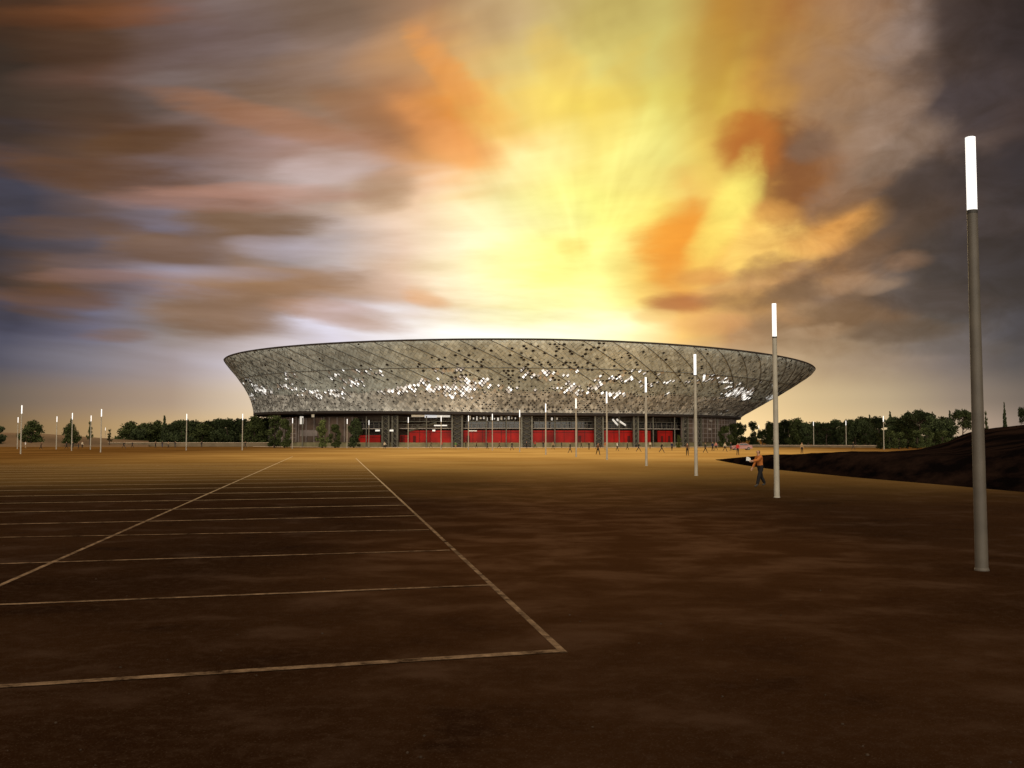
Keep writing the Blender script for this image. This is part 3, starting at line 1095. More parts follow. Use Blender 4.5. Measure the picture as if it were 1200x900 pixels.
    # lit things inside
    def lit(px0, px1, y0, y1, ins, m_, name='lit_window'):
        mb = MB()
        a, b = FA(px0, ins), FA(px1, ins)
        dist = D + (drum_r((a + b) / 2) - ins) * math.sin((a + b) / 2)
        arc_wall(mb, a, b, ins, z_for(y1, dist), z_for(y0, dist), 4, 0.08)
        mb.build(name, m_, ST)
    lit(482, 498, 485, 488.6, 2.3, M['lit_warm'])
    lit(498, 512, 484.5, 489.5, 2.3, M['lit_cool'])
    lit(512, 527, 484, 489, 2.3, M['lit'])
    lit(351.5, 355.5, 488, 497, 0.6, M['lit'])
    lit(365, 368, 485, 489, 0.6, M['lit_warm'])
    lit(509, 524, 498, 499.3, 1.2, M['lit'])
    lit(507, 510, 503.5, 505.5, 1.2, M['lit'])
    lit(440, 445, 503.5, 505.5, 1.2, M['lit'])
    lit(457, 461, 503.5, 505.5, -0.4, M['lit'])
    for i in range(14):
        x = 550 + i * 4.1
        lit(x, x + random.uniform(0.9, 2.0), 487.5 + random.uniform(0, 2.5), 490.5 + random.uniform(0, 3), 2.9, M['lit'] if i % 3 else M['lit_warm'])
    lit(646, 648, 489.5, 492.5, 2.9, M['lit'])
    lit(652, 653.2, 489.5, 492, 2.9, M['lit_warm'])
    for x, y in ((802, 488), (801, 503), (833, 493), (832, 503), (327, 487), (338, 492)):
        lit(x - 1.8, x + 1.8, y - 0.9, y + 1.2, 0.12, M['grey_wall'] if x in (327, 338) else M['slab'])
    lit(549, 559, 504.4, 505.4, 1.2, M['lit_warm'])
    for x0, x1 in ((718, 724), (723, 733)):
        mb = MB()
        a, b = FA(x0, 2.2), FA(x1, 2.2)
        dist = D - drum_r(a) + 2.2
        mb.tube([drum_pt(a, 2.2, z_for(491, dist)), drum_pt(b, 2.2, z_for(498, dist))], [0.28, 0.28], 8)
        mb.build('stair_light', M['lit'], ST)
    # sloping stair flight with dark stringer behind the red wall on the left
    mb = MB()
    a, b = FA(480, 1.5), FA(512, 1.5)
    mb.bar(drum_pt(a, 1.5, 4.6), drum_pt(b, 1.5, 6.9), 0.3)
    mb.bar(drum_pt(a, 1.5, 5.4), drum_pt(b, 1.5, 7.7), 0.07)
    mb.build('stair', M['steel'], ST)


build_drum()

# ================================================================== LAMP POSTS
POLE_H, TUBE_H = 7.4, 1.3


def lamp_post():
    root = empty('lamp_post', (0, 0, 0))
    mb = MB()
    mb.tube([(0, 0, 0), (0, 0, 2.5), (0, 0, POLE_H - TUBE_H - 0.03)], [0.105, 0.098, 0.086], 20)
    mb.build('pole', M['pole'], root, True)
    mb = MB()
    mb.tube([(0, 0, POLE_H - TUBE_H + 0.03), (0, 0, POLE_H)], [0.083, 0.083], 20)
    mb.build('lamp_tube', M['tube'], root)
    mb = MB()
    mb.tube([(0, 0, POLE_H - TUBE_H - 0.03), (0, 0, POLE_H - TUBE_H + 0.03)], [0.089, 0.089], 20)
    mb.build('collar', M['dark_steel'], root)
    mb = MB()
    mb.tube([(0, 0, 0.0), (0, 0, 0.02), (0, 0, 0.05)], [0.118, 0.118, 0.107], 20)
    mb.build('base_plate', M['pole'], root)
    return root


NEAR = ['nearest and tallest lamp post, glowing white tube on top, right edge of the lot',
        'second nearest lamp post, beside the person in the orange top',
        'third nearest lamp post, in front of the stadium\'s right end',
        'fourth nearest lamp post, in front of the wide dark opening right of the red walls',
        'fifth lamp post of the receding row, before the last long red wall',
        'sixth lamp post of the receding row, before the middle of a red wall',
        'seventh lamp post of the receding row, just right of the broad central pier']
LAMPS = [(1145, 156), (909, 355), (815, 415), (757, 442), (711, 459), (675, 467), (639.5, 473)]
MIDS = [(609, 480.5), (577, 485), (549, 487), (517, 487.5), (478.5, 489), (432.5, 492.5), (407, 491), (343, 490), (284.5, 485), (219, 485)]
LEFTS = [(119, 479.5), (107, 487), (85, 484), (67, 488), (25.5, 475), (21.5, 489), (124, 501)]
RIGHTS = [(794.5, 496), (836.5, 496), (863, 497), (889, 498), (919, 497), (953, 494), (991, 493), (1035, 487.5)]
lp = None


def put_lamp(px, top, label, grp, ybase=None):
    global lp
    dist = (POLE_H - EYE) * F_PX / (HORIZON - top)
    o = lamp_post() if lp is None else copy_tree(lp)
    if lp is None:
        lp = o
    o.location = at_depth(px, dist)
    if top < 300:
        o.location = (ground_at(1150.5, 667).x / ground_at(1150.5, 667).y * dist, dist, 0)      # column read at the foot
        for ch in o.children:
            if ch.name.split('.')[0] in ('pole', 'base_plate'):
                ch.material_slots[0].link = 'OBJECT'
                ch.material_slots[0].material = M['pole_shaded']
    elif top < 360:
        o.location = (ground_at(910.5, 584).x / ground_at(910.5, 584).y * dist, dist, 0)
    o.rotation_euler = (0, 0, random.uniform(0, 6))
    tag(o, label, 'lamp post', grp)


for (px, top), lb in reversed(list(zip(LAMPS, NEAR))):
    put_lamp(px, top, lb, 'lamp posts in the row receding to the stadium')
for i, (px, top) in enumerate(MIDS):
    put_lamp(px, top, f'far slim lamp post, {ORD[i]} leftwards from the stadium\'s central pier', 'far lamp posts before the stadium')
LL = ['lamp post on the far left beyond the lone trees, the one beside the smallest bush',
      'lamp post rising right behind the thin sparse tree on the left',
      'lamp post behind the pointed tree with a bushy foot on the left',
      'lone lamp post between the round tree and the pointed tree on the left',
      'brightest lamp post at the left edge, beside the round dark tree',
      'shorter dim lamp post just left of the bright one at the left edge',
      'smallest and farthest lamp post, low over the small bush on the left']
for (px, top), lb in zip(LEFTS, LL):
    put_lamp(px, top, lb, 'lamp posts on the far left')
for i, (px, top) in enumerate(RIGHTS):
    put_lamp(px, top, f'far pale lamp post, {ORD[i]} from the left between last short red wall and right-hand trees', 'far lamp posts right of the red walls')

# ================================================================== TREES


def crown_mesh(name, kind, seed, h, w, leaves, size):
    rnd = random.Random(seed)
    mb = MB()
    clumps = []
    if kind == 'round':
        for i in range(26):
            a, e = rnd.uniform(0, 6.28), rnd.uniform(-0.5, 1.0)
            k = rnd.uniform(0.45, 0.95)
            clumps.append((Vector((math.cos(a) * w * .42 * k * math.cos(e), math.sin(a) * w * .42 * k * math.cos(e), h * (0.56 + 0.36 * math.sin(e) * k))), rnd.uniform(0.11, 0.21) * w))
    elif kind == 'skirt':        # leafy down to the ground
        for i in range(34):
            z = rnd.uniform(0.06, 0.95)
            k = (1 - max(0, z - 0.45) ** 1.5 * 1.6) * rnd.uniform(0.2, 1)
            a = rnd.uniform(0, 6.28)
            clumps.append((Vector((math.cos(a) * w * .40 * k, math.sin(a) * w * .40 * k, h * z)), rnd.uniform(0.11, 0.2) * w))
    elif kind == 'umbrella':
        for i in range(24):
            a, k = rnd.uniform(0, 6.28), math.sqrt(rnd.random())
            clumps.append((Vector((math.cos(a) * w * .45 * k, math.sin(a) * w * .45 * k, h * (0.80 + 0.12 * (1 - k) + rnd.uniform(-.05, .05)))), rnd.uniform(0.09, 0.15) * w))
        for i in range(9):
            a = rnd.uniform(0, 6.28)
            clumps.append((Vector((math.cos(a) * w * .28, math.sin(a) * w * .28, h * rnd.uniform(.5, .72))), rnd.uniform(0.08, 0.14) * w))
    elif kind == 'spire':
        for i in range(30):
            z = 0.12 + 0.86 * i / 29
            k = (1.02 - z) * rnd.uniform(0.5, 1)
            a = i * 2.4
            clumps.append((Vector((math.cos(a) * w * .42 * k, math.sin(a) * w * .42 * k, h * z)), (0.06 + 0.13 * (1 - z)) * w))
    elif kind == 'sparse':
        for i in range(15):
            z = rnd.uniform(0.32, 0.98)
            a, k = rnd.uniform(0, 6.28), rnd.random() * (1.25 - z)
            clumps.append((Vector((math.cos(a) * w * .45 * k, math.sin(a) * w * .45 * k, h * z)), rnd.uniform(0.10, 0.18) * w))
    tot = sum(r ** 2 for _, r in clumps)
    for c, r in clumps:
        n = int(leaves * r * r / tot)
        for _ in range(n):
            d = Vector((rnd.gauss(0, 1), rnd.gauss(0, 1), rnd.gauss(0, 0.75)))
            d = d.normalized() * r * (rnd.random() ** 0.45) * rnd.uniform(0.75, 1.2)
            p = c + d
            if p.z < 0.05 * h:
                p.z = 0.05 * h + rnd.random() * .2
            u = Vector((rnd.gauss(0, 1), rnd.gauss(0, 1), rnd.gauss(0, 1))).normalized()
            v = u.orthogonal().normalized()
            s = size * rnd.uniform(0.5, 1.3)
            mb.poly([p - u * s, p - v * s * .55, p + u * s, p + v * s * .55])
    return mb, clumps


def make_tree(kind, seed, h, w, leaves, size, leafmat):
    root = empty('tree' if kind != 'skirt' else 'tree', (0, 0, 0))
    mb, clumps = crown_mesh('crown', kind, seed, h, w, leaves, size)
    tb = MB()
    top = h * (0.9 if kind in ('spire', 'sparse') else 0.72)
    rr = 0.028 * h
    tb.tube([(0, 0, 0), (0.02 * h, 0, h * .3), (0, 0.02 * h, h * .55), (0.01 * h, 0, top)], [rr * 1.25, rr * .9, rr * .65, rr * .15], 8)
    for c, r in clumps[::2]:
        z = min(top * .92, max(h * .2, c.z - h * .16))
        tb.tube([(0.01 * h, 0.01 * h, z), (c.x * .6, c.y * .6, (z + c.z) / 2 + .02 * h), tuple(c)], [rr * .4, rr * .25, rr * .08], 5)
    tb.build('trunk', M['trunk'], root, True)
    mb.build('crown', leafmat, root)
    return root


UNIT = 10.0   # prototypes are 10 m tall and are scaled
PROTO = {
    'round': [make_tree('round', 1, UNIT, 9.0, 3600, 0.36, M['leaf_dark']), make_tree('round', 2, UNIT, 8.0, 3400, 0.36, M['leaf_dark'])],
    'skirt': [make_tree('skirt', 3, UNIT, 7.5, 4200, 0.36, M['leaf_dark']), make_tree('skirt', 4, UNIT, 7.0, 4200, 0.36, M['leaf_dark']), make_tree('skirt', 5, UNIT, 8.2, 4400, 0.36, M['leaf_mid'])],
    'umbrella': [make_tree('umbrella', 6, UNIT, 9.5, 3000, 0.36, M['leaf_dark'])],
    'spire': [make_tree('spire', 7, UNIT, 4.6, 2600, 0.30, M['leaf_dark'])],
    'sparse': [make_tree('sparse', 8, UNIT, 5.0, 900, 0.34, M['leaf_mid'])],
    'light': [make_tree('skirt', 9, UNIT, 5.5, 2600, 0.36, M['leaf_light']), make_tree('skirt', 11, UNIT, 6.5, 3200, 0.36, M['leaf_mid'])],
}
PW = {'round': 8.5, 'skirt': 7.2, 'umbrella': 9.5, 'spire': 4.6, 'sparse': 5.0, 'light': 6.0}
used = set()


def put_tree(kind, px, top, wpx, dist, label, grp, zbase=0.0, variant=None):
    lst = PROTO[kind]
    i = random.randrange(len(lst)) if variant is None else variant
    src = lst[i]
    if (kind, i) in used:
        o = copy_tree(src)
    else:
        o = src
        used.add((kind, i))
    h = z_for(top, dist) - zbase
    wm = wpx / F_PX * dist
    o.location = at_depth(px, dist, zbase - 0.04)
    o.scale = (wm / PW[kind], wm / PW[kind], h / UNIT)
    o.rotation_euler = (0, 0, random.uniform(0, 6.28))
    tag(o, label, 'tree', grp)


# tree row left of the stadium
row = [(152, 496, 24, 'skirt'), (163, 500, 16, 'round'), (172, 497, 20, 'skirt'), (184, 495, 18, 'skirt'), (193, 488, 10, 'spire'), (203, 497, 20, 'skirt'),
       (213, 493, 22, 'skirt'), (223, 490, 28, 'round'), (237, 498, 22, 'skirt'), (247, 494, 24, 'umbrella'), (258, 491, 18, 'skirt'), (266, 491, 26, 'skirt'),
       (278, 491, 24, 'skirt'), (288, 493, 20, 'skirt'), (298, 489, 22, 'skirt'), (309, 490, 24, 'umbrella'), (316, 492, 20, 'skirt')]
KN = {'skirt': 'bushy dark tree', 'round': 'round-crowned dark tree', 'umbrella': 'flat-topped dark tree', 'spire': 'pointed dark conifer',
      'sparse': 'thin sparse tree', 'light': 'lighter green tree'}
for i, (px, top, w, k) in enumerate(row):
    put_tree(k, px, top - 1, w * 1.3, 330 + random.uniform(-15, 15), f'{KN[k]}, {ORD[i]} from the left in the row left of the stadium', 'tree row left of the stadium')
# dark trees filling behind
for i in range(9):
    put_tree('skirt', 160 + i * 19, 499, 34, 385, f'low dark tree behind the left row, {ORD[i]} from its left end', 'back trees left of the stadium')
# lone trees on the left
put_tree('skirt', 0, 499, 15, 300, 'dark tree cut by the left edge of the picture', 'lone trees on the left', 0.3)
put_tree('skirt', 37, 493.5, 25, 285, 'round dark tree beside the bright lamp post at far left', 'lone trees on the left', 1.2)
put_tree('spire', 84, 490, 13, 300, 'pointed dark tree standing out of a bushy crown at left', 'lone trees on the left', 0.8)
put_tree('skirt', 84.5, 497, 18, 296, 'bushy dark tree at the foot of the pointed one', 'lone trees on the left', 0.8)
put_tree('sparse', 106, 494, 9, 290, 'thin sparse tree with bare trunk on the left rise', 'lone trees on the left', 0.6)
put_tree('sparse', 129, 503, 9, 300, 'smallest bush-like tree under the farthest lamp at left', 'lone trees on the left', 0.3)
# trees in front of the stadium
put_tree('light', 322, 488, 22, 262, 'olive tree hiding the left foot of the stadium', 'trees before the stadium', 0.0, 1)
put_tree('light', 334, 492, 18, 259, 'smaller olive tree right of the one at the stadium\'s left foot', 'trees before the stadium', 0.0, 1)
put_tree('light', 378, 488, 17, 256, 'light green tree before the dark stadium entrance', 'trees before the stadium', 0.0, 0)
put_tree('light', 393, 498, 16, 258, 'low green tree right of the light green one before the entrance', 'trees before the stadium', 0.0, 1)
put_tree('skirt', 415, 490.5, 20, 262, 'dark tree just left of the first red wall', 'trees before the stadium', 0.0, 0)
put_tree('light', 795, 508, 8, 262, 'small green shrub-like tree right of the last short red wall', 'trees before the stadium', 0.0, 0)
put_tree('light', 849, 500, 18, 285, 'dull olive tree before the stadium\'s right foot', 'trees before the stadium', 0.0, 1)
put_tree('light', 859, 497, 14, 290, 'narrow olive tree at the right edge of the stadium wall', 'trees before the stadium', 0.0, 1)
# tree row right of the stadium
row = [(868, 496, 13, 'skirt'), (883, 494, 13, 'skirt'), (893, 501, 10, 'round'), (901, 496, 12, 'skirt'), (911, 503, 12, 'round'), (923, 492, 18, 'skirt'), (934, 492, 18, 'skirt'), (946, 496, 16, 'skirt'),
       (957, 495, 16, 'skirt'), (968, 496, 16, 'umbrella'), (976, 492, 18, 'skirt'), (990, 493, 18, 'skirt'), (1002, 489, 20, 'round'), (1014, 493, 16, 'skirt'), (1019, 487, 8, 'spire'),
       (1029, 488, 18, 'skirt'), (1043, 483, 8, 'spire'), (1049, 489, 18, 'skirt'), (1060, 487, 20, 'skirt'), (1077, 482, 28, 'umbrella'), (1091, 488, 18, 'skirt'), (1103, 486, 22, 'round'),
       (1113, 482, 8, 'spire')]
for i, (px, top, w, k) in enumerate(row):
    dist = 320 - 70 * max(0, (px - 980) / 140) + random.uniform(-10, 10)
    put_tree(k, px, top - 1, w * 1.35, dist, f'{KN[k]}, {ORD[i]} from the stadium in the right-hand row', 'tree row right of the stadium')
for i in range(11):
    px = 915 + i * 19
    put_tree('skirt', px, 496 if px < 1000 else 490, 38, 360, f'low dark tree behind the right row, {ORD[i]} from its stadium end', 'back trees right of the stadium')
for i, (px, top, w) in enumerate([(1032, 508, 15), (1042, 505, 17), (1053, 507, 16), (1063, 503, 18), (1074, 505, 17), (1085, 502, 18), (1094, 506, 15), (1104, 505, 17)]):
    put_tree('light', px, top, w, 225 + i * 3, f'low olive thicket tree before the right row, {ORD[i]} from the stadium side', 'low trees before the right row', 0.0, 1)
# trees on the mound
put_tree('umbrella', 1128, 479.5, 26, 150, 'flat-topped dark tree behind the nearest lamp post on the mound', 'trees on the mound', 1.0)
put_tree('sparse', 1155, 482, 7, 150, 'slight bare-stemmed tree right of the nearest lamp post on the mound', 'trees on the mound', 2.5)
put_tree('spire', 1177, 471, 7, 110, 'small pointed conifer alone on the mound crest', 'trees on the mound', 2.9)
put_tree('round', 1201, 473, 15, 110, 'round tree at the right edge on the mound crest', 'trees on the mound', 2.9)

# ================================================================== LOW WALLS


def low_wall(label, px0, px1, d0, d1, h, t, mt):
    mb = MB()
    n = 24
    a, b = at_depth(px0, d0), at_depth(px1, d1)
    dr = (b - a).normalized()
    s = Vector((-dr.y, dr.x, 0)) * t / 2
    rows = [[], [], [], []]
    for i in range(n + 1):
        p = a.lerp(b, i / n)
        for r_, q in zip(rows, (p - s, p - s + Vector((0, 0, h)), p + s + Vector((0, 0, h)), p + s)):
            r_.append(q)
    mb.mesh_grid(rows)
    mb.poly([r_[0] for r_ in rows])
    mb.poly([r_[-1] for r_ in rows])
    root = mb.build('low_wall', mt)
    tag(root, label, 'wall')
    # coping stones
    cb = MB()
    rows = [[], [], [], []]
    for i in range(n + 1):
        p = a.lerp(b, i / n)
        for r_, q in zip(rows, (p - s * 1.3 + Vector((0, 0, h + .002)), p - s * 1.3 + Vector((0, 0, h + .1)), p + s * 1.3 + Vector((0, 0, h + .1)), p + s * 1.3 + Vector((0, 0, h + .002)))):
            r_.append(q)
    cb.mesh_grid(rows)
    cb.build('coping', M['kerb'], root)


low_wall('long low pale wall under the trees left of the stadium', 128, 345, 305, 300, 1.2, 0.5, M['wall_pale'])
low_wall('long low pale wall before the trees right of the stadium', 868, 1035, 285, 262, 0.55, 0.5, M['wall_pale'])

# ================================================================== PEOPLE


def skeleton(pose):
    """joints of a 1.75 m figure facing -Y; pose: dict of angles"""
    st, ar, lean, bend = pose['stride'], pose['arm'], pose.get('lean', 0.0), pose.get('bend', 0.25)
    J, E, Rd = [], [], []

    def add(p, r, par=None):
        J.append(Vector(p))
        Rd.append(r)
        if par is not None:
            E.append((par, len(J) - 1))
        return len(J) - 1
    pel = add((0, 0, 0.95), (0.135, 0.10))
    sp = add((0, -lean * .3, 1.12), (0.125, 0.09), pel)
    ch = add((0, -lean * .7, 1.32), (0.15, 0.105), sp)
    nb = add((0, -lean, 1.46), (0.065, 0.06), ch)
    nk = add((0, -lean * 1.1 - .01, 1.53), (0.052, 0.052), nb)
    h1 = add((0, -lean * 1.15 - .02, 1.61), (0.074, 0.088), nk)
    add((0, -lean * 1.15 - .01, 1.69), (0.07, 0.085), h1)
    parts = {'leg': [], 'foot': [], 'arm': [], 'hand': [], 'head': [h1, h1 + 1], 'neck': [nk]}
    for s in (-1, 1):
        f = st * s
        hip = add((0.09 * s, 0, 0.88), (0.088, 0.092), pel)
        kn = add((0.10 * s, -0.42 * math.sin(f) - 0.03, 0.88 - 0.41 * math.cos(f)), (0.06, 0.065), hip)
        back = f - bend * (1 if f < 0 else 0.25)
        ky, kz = J[kn].y, J[kn].z
        an = add((0.10 * s, ky - 0.40 * math.sin(back), max(0.085, kz - 0.40 * math.cos(back))), (0.042, 0.045), kn)
        to = add((0.12 * s, J[an].y - 0.15, max(0.035, J[an].z - 0.05)), (0.04, 0.03), an)
        parts['leg'] += [hip, kn]
        parts['foot'] += [an, to]
    arms = pose.get('arms') or [(-ar, 0.25, 0.12), (ar, 0.25, 0.12)]
    for s, (sw, el_, out) in zip((-1, 1), arms):
        sh = add((0.185 * s, -lean, 1.41), (0.062, 0.062), ch)
        ex = 0.19 * s + math.sin(out) * 0.27 * s
        eb = add((ex, -lean - 0.27 * math.sin(sw), 1.41 - 0.27 * math.cos(sw)), (0.043, 0.045), sh)
        a2 = sw + el_
        wr = add((ex + 0.02 * s, J[eb].y - 0.25 * math.sin(a2), J[eb].z - 0.25 * math.cos(a2)), (0.03, 0.034), eb)
        hd = add((ex + 0.02 * s, J[wr].y - 0.10 * math.sin(a2 + .1), J[wr].z - 0.10 * math.cos(a2 + .1)), (0.026, 0.04), wr)
        parts['arm'] += [sh, eb, wr]
        parts['hand'] += [hd]
        if pose.get('fingers'):
            base = J[hd]
            d = (J[hd] - J[wr]).normalized()
            side = d.cross(Vector((1, 0, 0))).normalized()
            for k in range(4):
                o = side * (k - 1.5) * 0.021
                ln = (0.062, 0.075, 0.07, 0.055)[k]
                f1 = add(base + o + d * 0.03, (0.0095, 0.0095), hd)
                f2 = add(base + o * 1.15 + d * (0.03 + ln * .55) - Vector((s * .006, 0, 0)), (0.0085, 0.0085), f1)
                f3 = add(base + o * 1.15 + d * (0.03 + ln) - Vector((s * .02, 0, 0)), (0.007, 0.007), f2)
                parts['hand'] += [f1, f2, f3]
            t1 = add(base - d * .05 + side * -0.045, (0.011, 0.011), wr)
            t2 = add(base - d * .01 + side * -0.06, (0.009, 0.009), t1)
            parts['hand'] += [t1, t2]
    return J, E, Rd, parts


def grow(J, E, Rd, levels=1):
    me = bpy.data.meshes.new('body_cage')
    me.from_pydata([tuple(j) for j in J], E, [])
    o = bpy.data.objects.new('body_cage', me)
    col.objects.link(o)
    o.modifiers.new('skin', 'SKIN')
    if not me.skin_vertices:
        bpy.context.view_layer.objects.active = o
        bm = bmesh.new()
        bm.from_mesh(me)
        bm.verts.layers.skin.verify()
        bm.to_mesh(me)
        bm.free()
    for i, r in enumerate(Rd):
        me.skin_vertices[0].data[i].radius = r
        me.skin_vertices[0].data[i].use_root = (i == 0)
    s = o.modifiers.new('sub', 'SUBSURF')
    s.levels = s.render_levels = levels
    dg = bpy.context.evaluated_depsgraph_get()
    dg.update()
    res = bpy.data.meshes.new_from_object(o.evaluated_get(dg))
    bpy.data.objects.remove(o)
    bpy.data.meshes.remove(me)
    return res


def region(p, J, E, parts):
    best, bi = 1e9, None
    for a, b in E:
        A, B = J[a], J[b]
        t = max(0, min(1, (p - A).dot(B - A) / max(1e-9, (B - A).length_squared)))
        d = (A.lerp(B, t) - p).length
        if d < best:
            best, bi = d, (a, b, t)
    return bi


SLOT = ['skin', 'top', 'legs', 'shoe', 'hair']


def person_mesh(pose, levels=1):
    J, E, Rd, parts = skeleton(pose)
    me = grow(J, E, Rd, levels)
    me.materials.clear()
    for nm in SLOT:
        me.materials.append(M['skin_tone'])
    for p in me.polygons:
        a, b, t = region(p.center, J, E, parts)
        k = 1
        if b in parts['head']:
            back = p.center.y > J[parts['head'][0]].y + 0.01
            k = 4 if (p.center.z > J[parts['head'][0]].z + 0.07 or (back and p.center.z > J[parts['neck'][0]].z + 0.02)) else 0
        elif b in parts['neck']:
            k = 0
        elif b in parts['foot']:
            k = 3 if (a in parts['foot'] or t > 0.85) else 2
        elif b in parts['leg'] or b == 0:
            k = 2
        elif b in parts['hand']:
            k = 0
        elif b in parts['arm']:
            k = 1
        if k == 1 and p.center.z < 1.0 and b not in parts['arm']:
            k = 2
        p.material_index = k
        p.use_smooth = True
    return me, (J, E, Rd, parts)


POSES = [dict(stride=0.38, arm=0.45), dict(stride=-0.32, arm=-0.4), dict(stride=0.06, arm=0.1),
         dict(stride=0.10, arm=0.12, arms=[(0.15, 1.3, 0.15), (0.1, 0.2, 0.12)]), dict(stride=0.5, arm=0.6, lean=0.05),
         dict(stride=-0.45, arm=-0.5, lean=0.16)]
PM = [person_mesh(p)[0] for p in POSES]


def put_person(px, foot, top, legs, label, pose, rz, grp='people on the forecourt', scale=1.0):
    dist = EYE * F_PX / (foot - HORIZON)
    o = bpy.data.objects.new('person', PM[pose])
    for i, mm in enumerate((M['skin_tone'], CLOTH[top], CLOTH[legs], M['shoe'], M['hair'])):
        o.material_slots[i].link = 'OBJECT'
        o.material_slots[i].material = mm
    o.location = at_depth(px, dist)
    o.rotation_euler = (0, 0, rz)
    o.scale = (scale,) * 3
    col.objects.link(o)
    tag(o, label, 'person', grp)


PEOPLE = [
    (451, 526.5, 'pale', 'black', 'person in pale top and black trousers before the first lattice pier', 0, 0.4),
    (505, 525, 'brown', 'charcoal', 'person in brown leaning forward before the red wall left of centre', 5, 1.5),
    (517.5, 525.5, 'red', 'black', 'person in red top at the lamp post left of the second pier', 2, 0.0),
    (534, 526.5, 'green', 'tan', 'person in green top and tan trousers before the second wide pier', 2, 3.0),
    (546, 525, 'black', 'charcoal', 'person in black right beside the second wide pier', 3, 1.0),
    (558.5, 525.5, 'brown', 'black', 'person in brown top between two lamp posts before a red wall', 0, -1.2),
    (571, 526.5, 'black', 'black', 'person all in black beside a lamp post before the long red wall', 1, 1.2),
    (617, 526, 'charcoal', 'black', 'person in charcoal before the broad central pier', 2, 0.5),
    (627, 525, 'red', 'black', 'person in red top just right of the central pier', 0, 1.4),
    (636.5, 525, 'black', 'navy', 'person in black top standing left of a lamp post near the central pier', 3, -0.6),
    (658, 525, 'charcoal', 'charcoal', 'person in grey sitting-height silhouette between two lamp posts at centre', 2, 2.0),
    (668, 531, 'black', 'charcoal', 'person in black walking on the ochre ground left of the sixth lamp post', 0, -1.3),
    (681, 525, 'brown', 'black', 'person in brown close to the red wall, right of the sixth lamp post', 1, 1.5),
    (700.5, 534, 'brown', 'black', 'person in brown top and black trousers walking left of the fifth lamp post', 4, 0.3),
    (709, 527.5, 'orange', 'tan', 'person in orange top right at the fifth lamp post', 2, 0.0),
    (723, 528.5, 'white', 'black', 'person in bright white top and black trousers before the last red wall', 1, 1.1),
    (761.5, 526, 'pale', 'brown', 'person in pale top right of the fourth lamp post', 2, -0.4),
    (775, 531, 'black', 'charcoal', 'person in black walking below the last short red wall', 4, 1.5),
    (805, 534, 'brown', 'black', 'person in dark clothes with raised forearm left of the third lamp post', 3, 0.0),
    (826, 531, 'charcoal', 'black', 'person in charcoal walking just right of the third lamp post', 0, 1.3),
    (834.5, 528.5, 'navy', 'black', 'person in navy before the right end of the stadium wall', 2, 0.7),
    (838.5, 528, 'pink', 'black', 'person in pink top next to the one in navy', 1, -1.0),
    (849, 529.5, 'pale', 'black', 'person in pale top and black trousers by the stadium\'s right foot', 0, 0.9),
    (864, 533.5, 'red', 'black', 'person in dark red top and black trousers before the pink car', 2, 0.2),
    (939, 531.5, 'tan', 'black', 'person in tan top alone on the path beyond the mound', 2, 0.2),
    (999, 527.5, 'black', 'charcoal', 'person in black farthest right, before the tree row', 0, 1.3),
    (585, 526, 'brown', 'black', 'person in brown walking midway between the second and central piers', 4, 1.4),
    (600, 527.5, 'black', 'navy', 'person in black and navy just left of the central pier', 1, -1.2),
    (648, 527, 'tan', 'black', 'person in tan top between the seventh and sixth lamp posts', 0, 0.6),
    (690, 527, 'black', 'black', 'person all in black midway between the sixth and fifth lamp posts', 2, 1.0),
    (735, 527.5, 'charcoal', 'black', 'person in charcoal right of the one in the bright white top', 0, -1.3),
    (748, 530, 'black', 'charcoal', 'person in black walking just left of the fourth lamp post', 4, 1.5),
    (787, 528.5, 'navy', 'black', 'person in navy at the right end of the last short red wall', 1, 0.2),
    (816, 529, 'black', 'black', 'person all in black behind the third lamp post', 3, 1.1),
    (856, 528.5, 'charcoal', 'navy', 'person in charcoal and navy left of the pink car', 0, -1.0),
    (386, 523.8, 'red', 'brown', 'person in red by the green tree before the entrance', 2, 0.8),
    (31, 526, 'white', 'tan', 'person in white top at far left under the round tree', 1, 1.2),
    (49, 527, 'brown', 'black', 'person in brown leaning as they walk, far left of the lot', 5, 1.5),
    (79, 526.5, 'charcoal', 'black', 'person in charcoal left of the pointed tree on the left', 0, -1.2),
    (86, 526, 'black', 'black', 'person all in black under the pointed tree on the left', 2, 0.3),
    (93, 526, 'brown', 'charcoal', 'person in brown right of the pointed tree on the left', 3, 1.8),
    (97.5, 525.5, 'pale', 'black', 'person in pale top under the thin sparse tree', 1, 0.5),
    (146, 526, 'black', 'charcoal', 'person in black at the left end of the tree row', 4, 1.4),
    (156, 525, 'charcoal', 'black', 'person in charcoal under the first bushy tree of the left row', 0, -1.3),
    (183, 525, 'brown', 'black', 'person in brown just left of the pointed conifer in the left row', 2, 1.0),
    (191, 524.5, 'black', 'navy', 'person in black and navy under the pointed conifer in the left row', 3, 0.0),
    (198, 525.5, 'tan', 'black', 'person in tan top right of the pointed conifer in the left row', 1, 1.3),
    (206, 525, 'charcoal', 'charcoal', 'person in grey left of the lamp post by the left tree row', 0, 0.3),
    (237, 524.5, 'black', 'black', 'person all in black right of the lamp post by the left tree row', 2, 0.3),
    (288, 525.5, 'black', 'black', 'person all in black at the lamp post left of the stadium foot', 0, 1.4),
]
for px, foot, tp, lg, lb, ps, rz in PEOPLE:
    put_person(px, foot, tp, lg, lb, ps, rz)


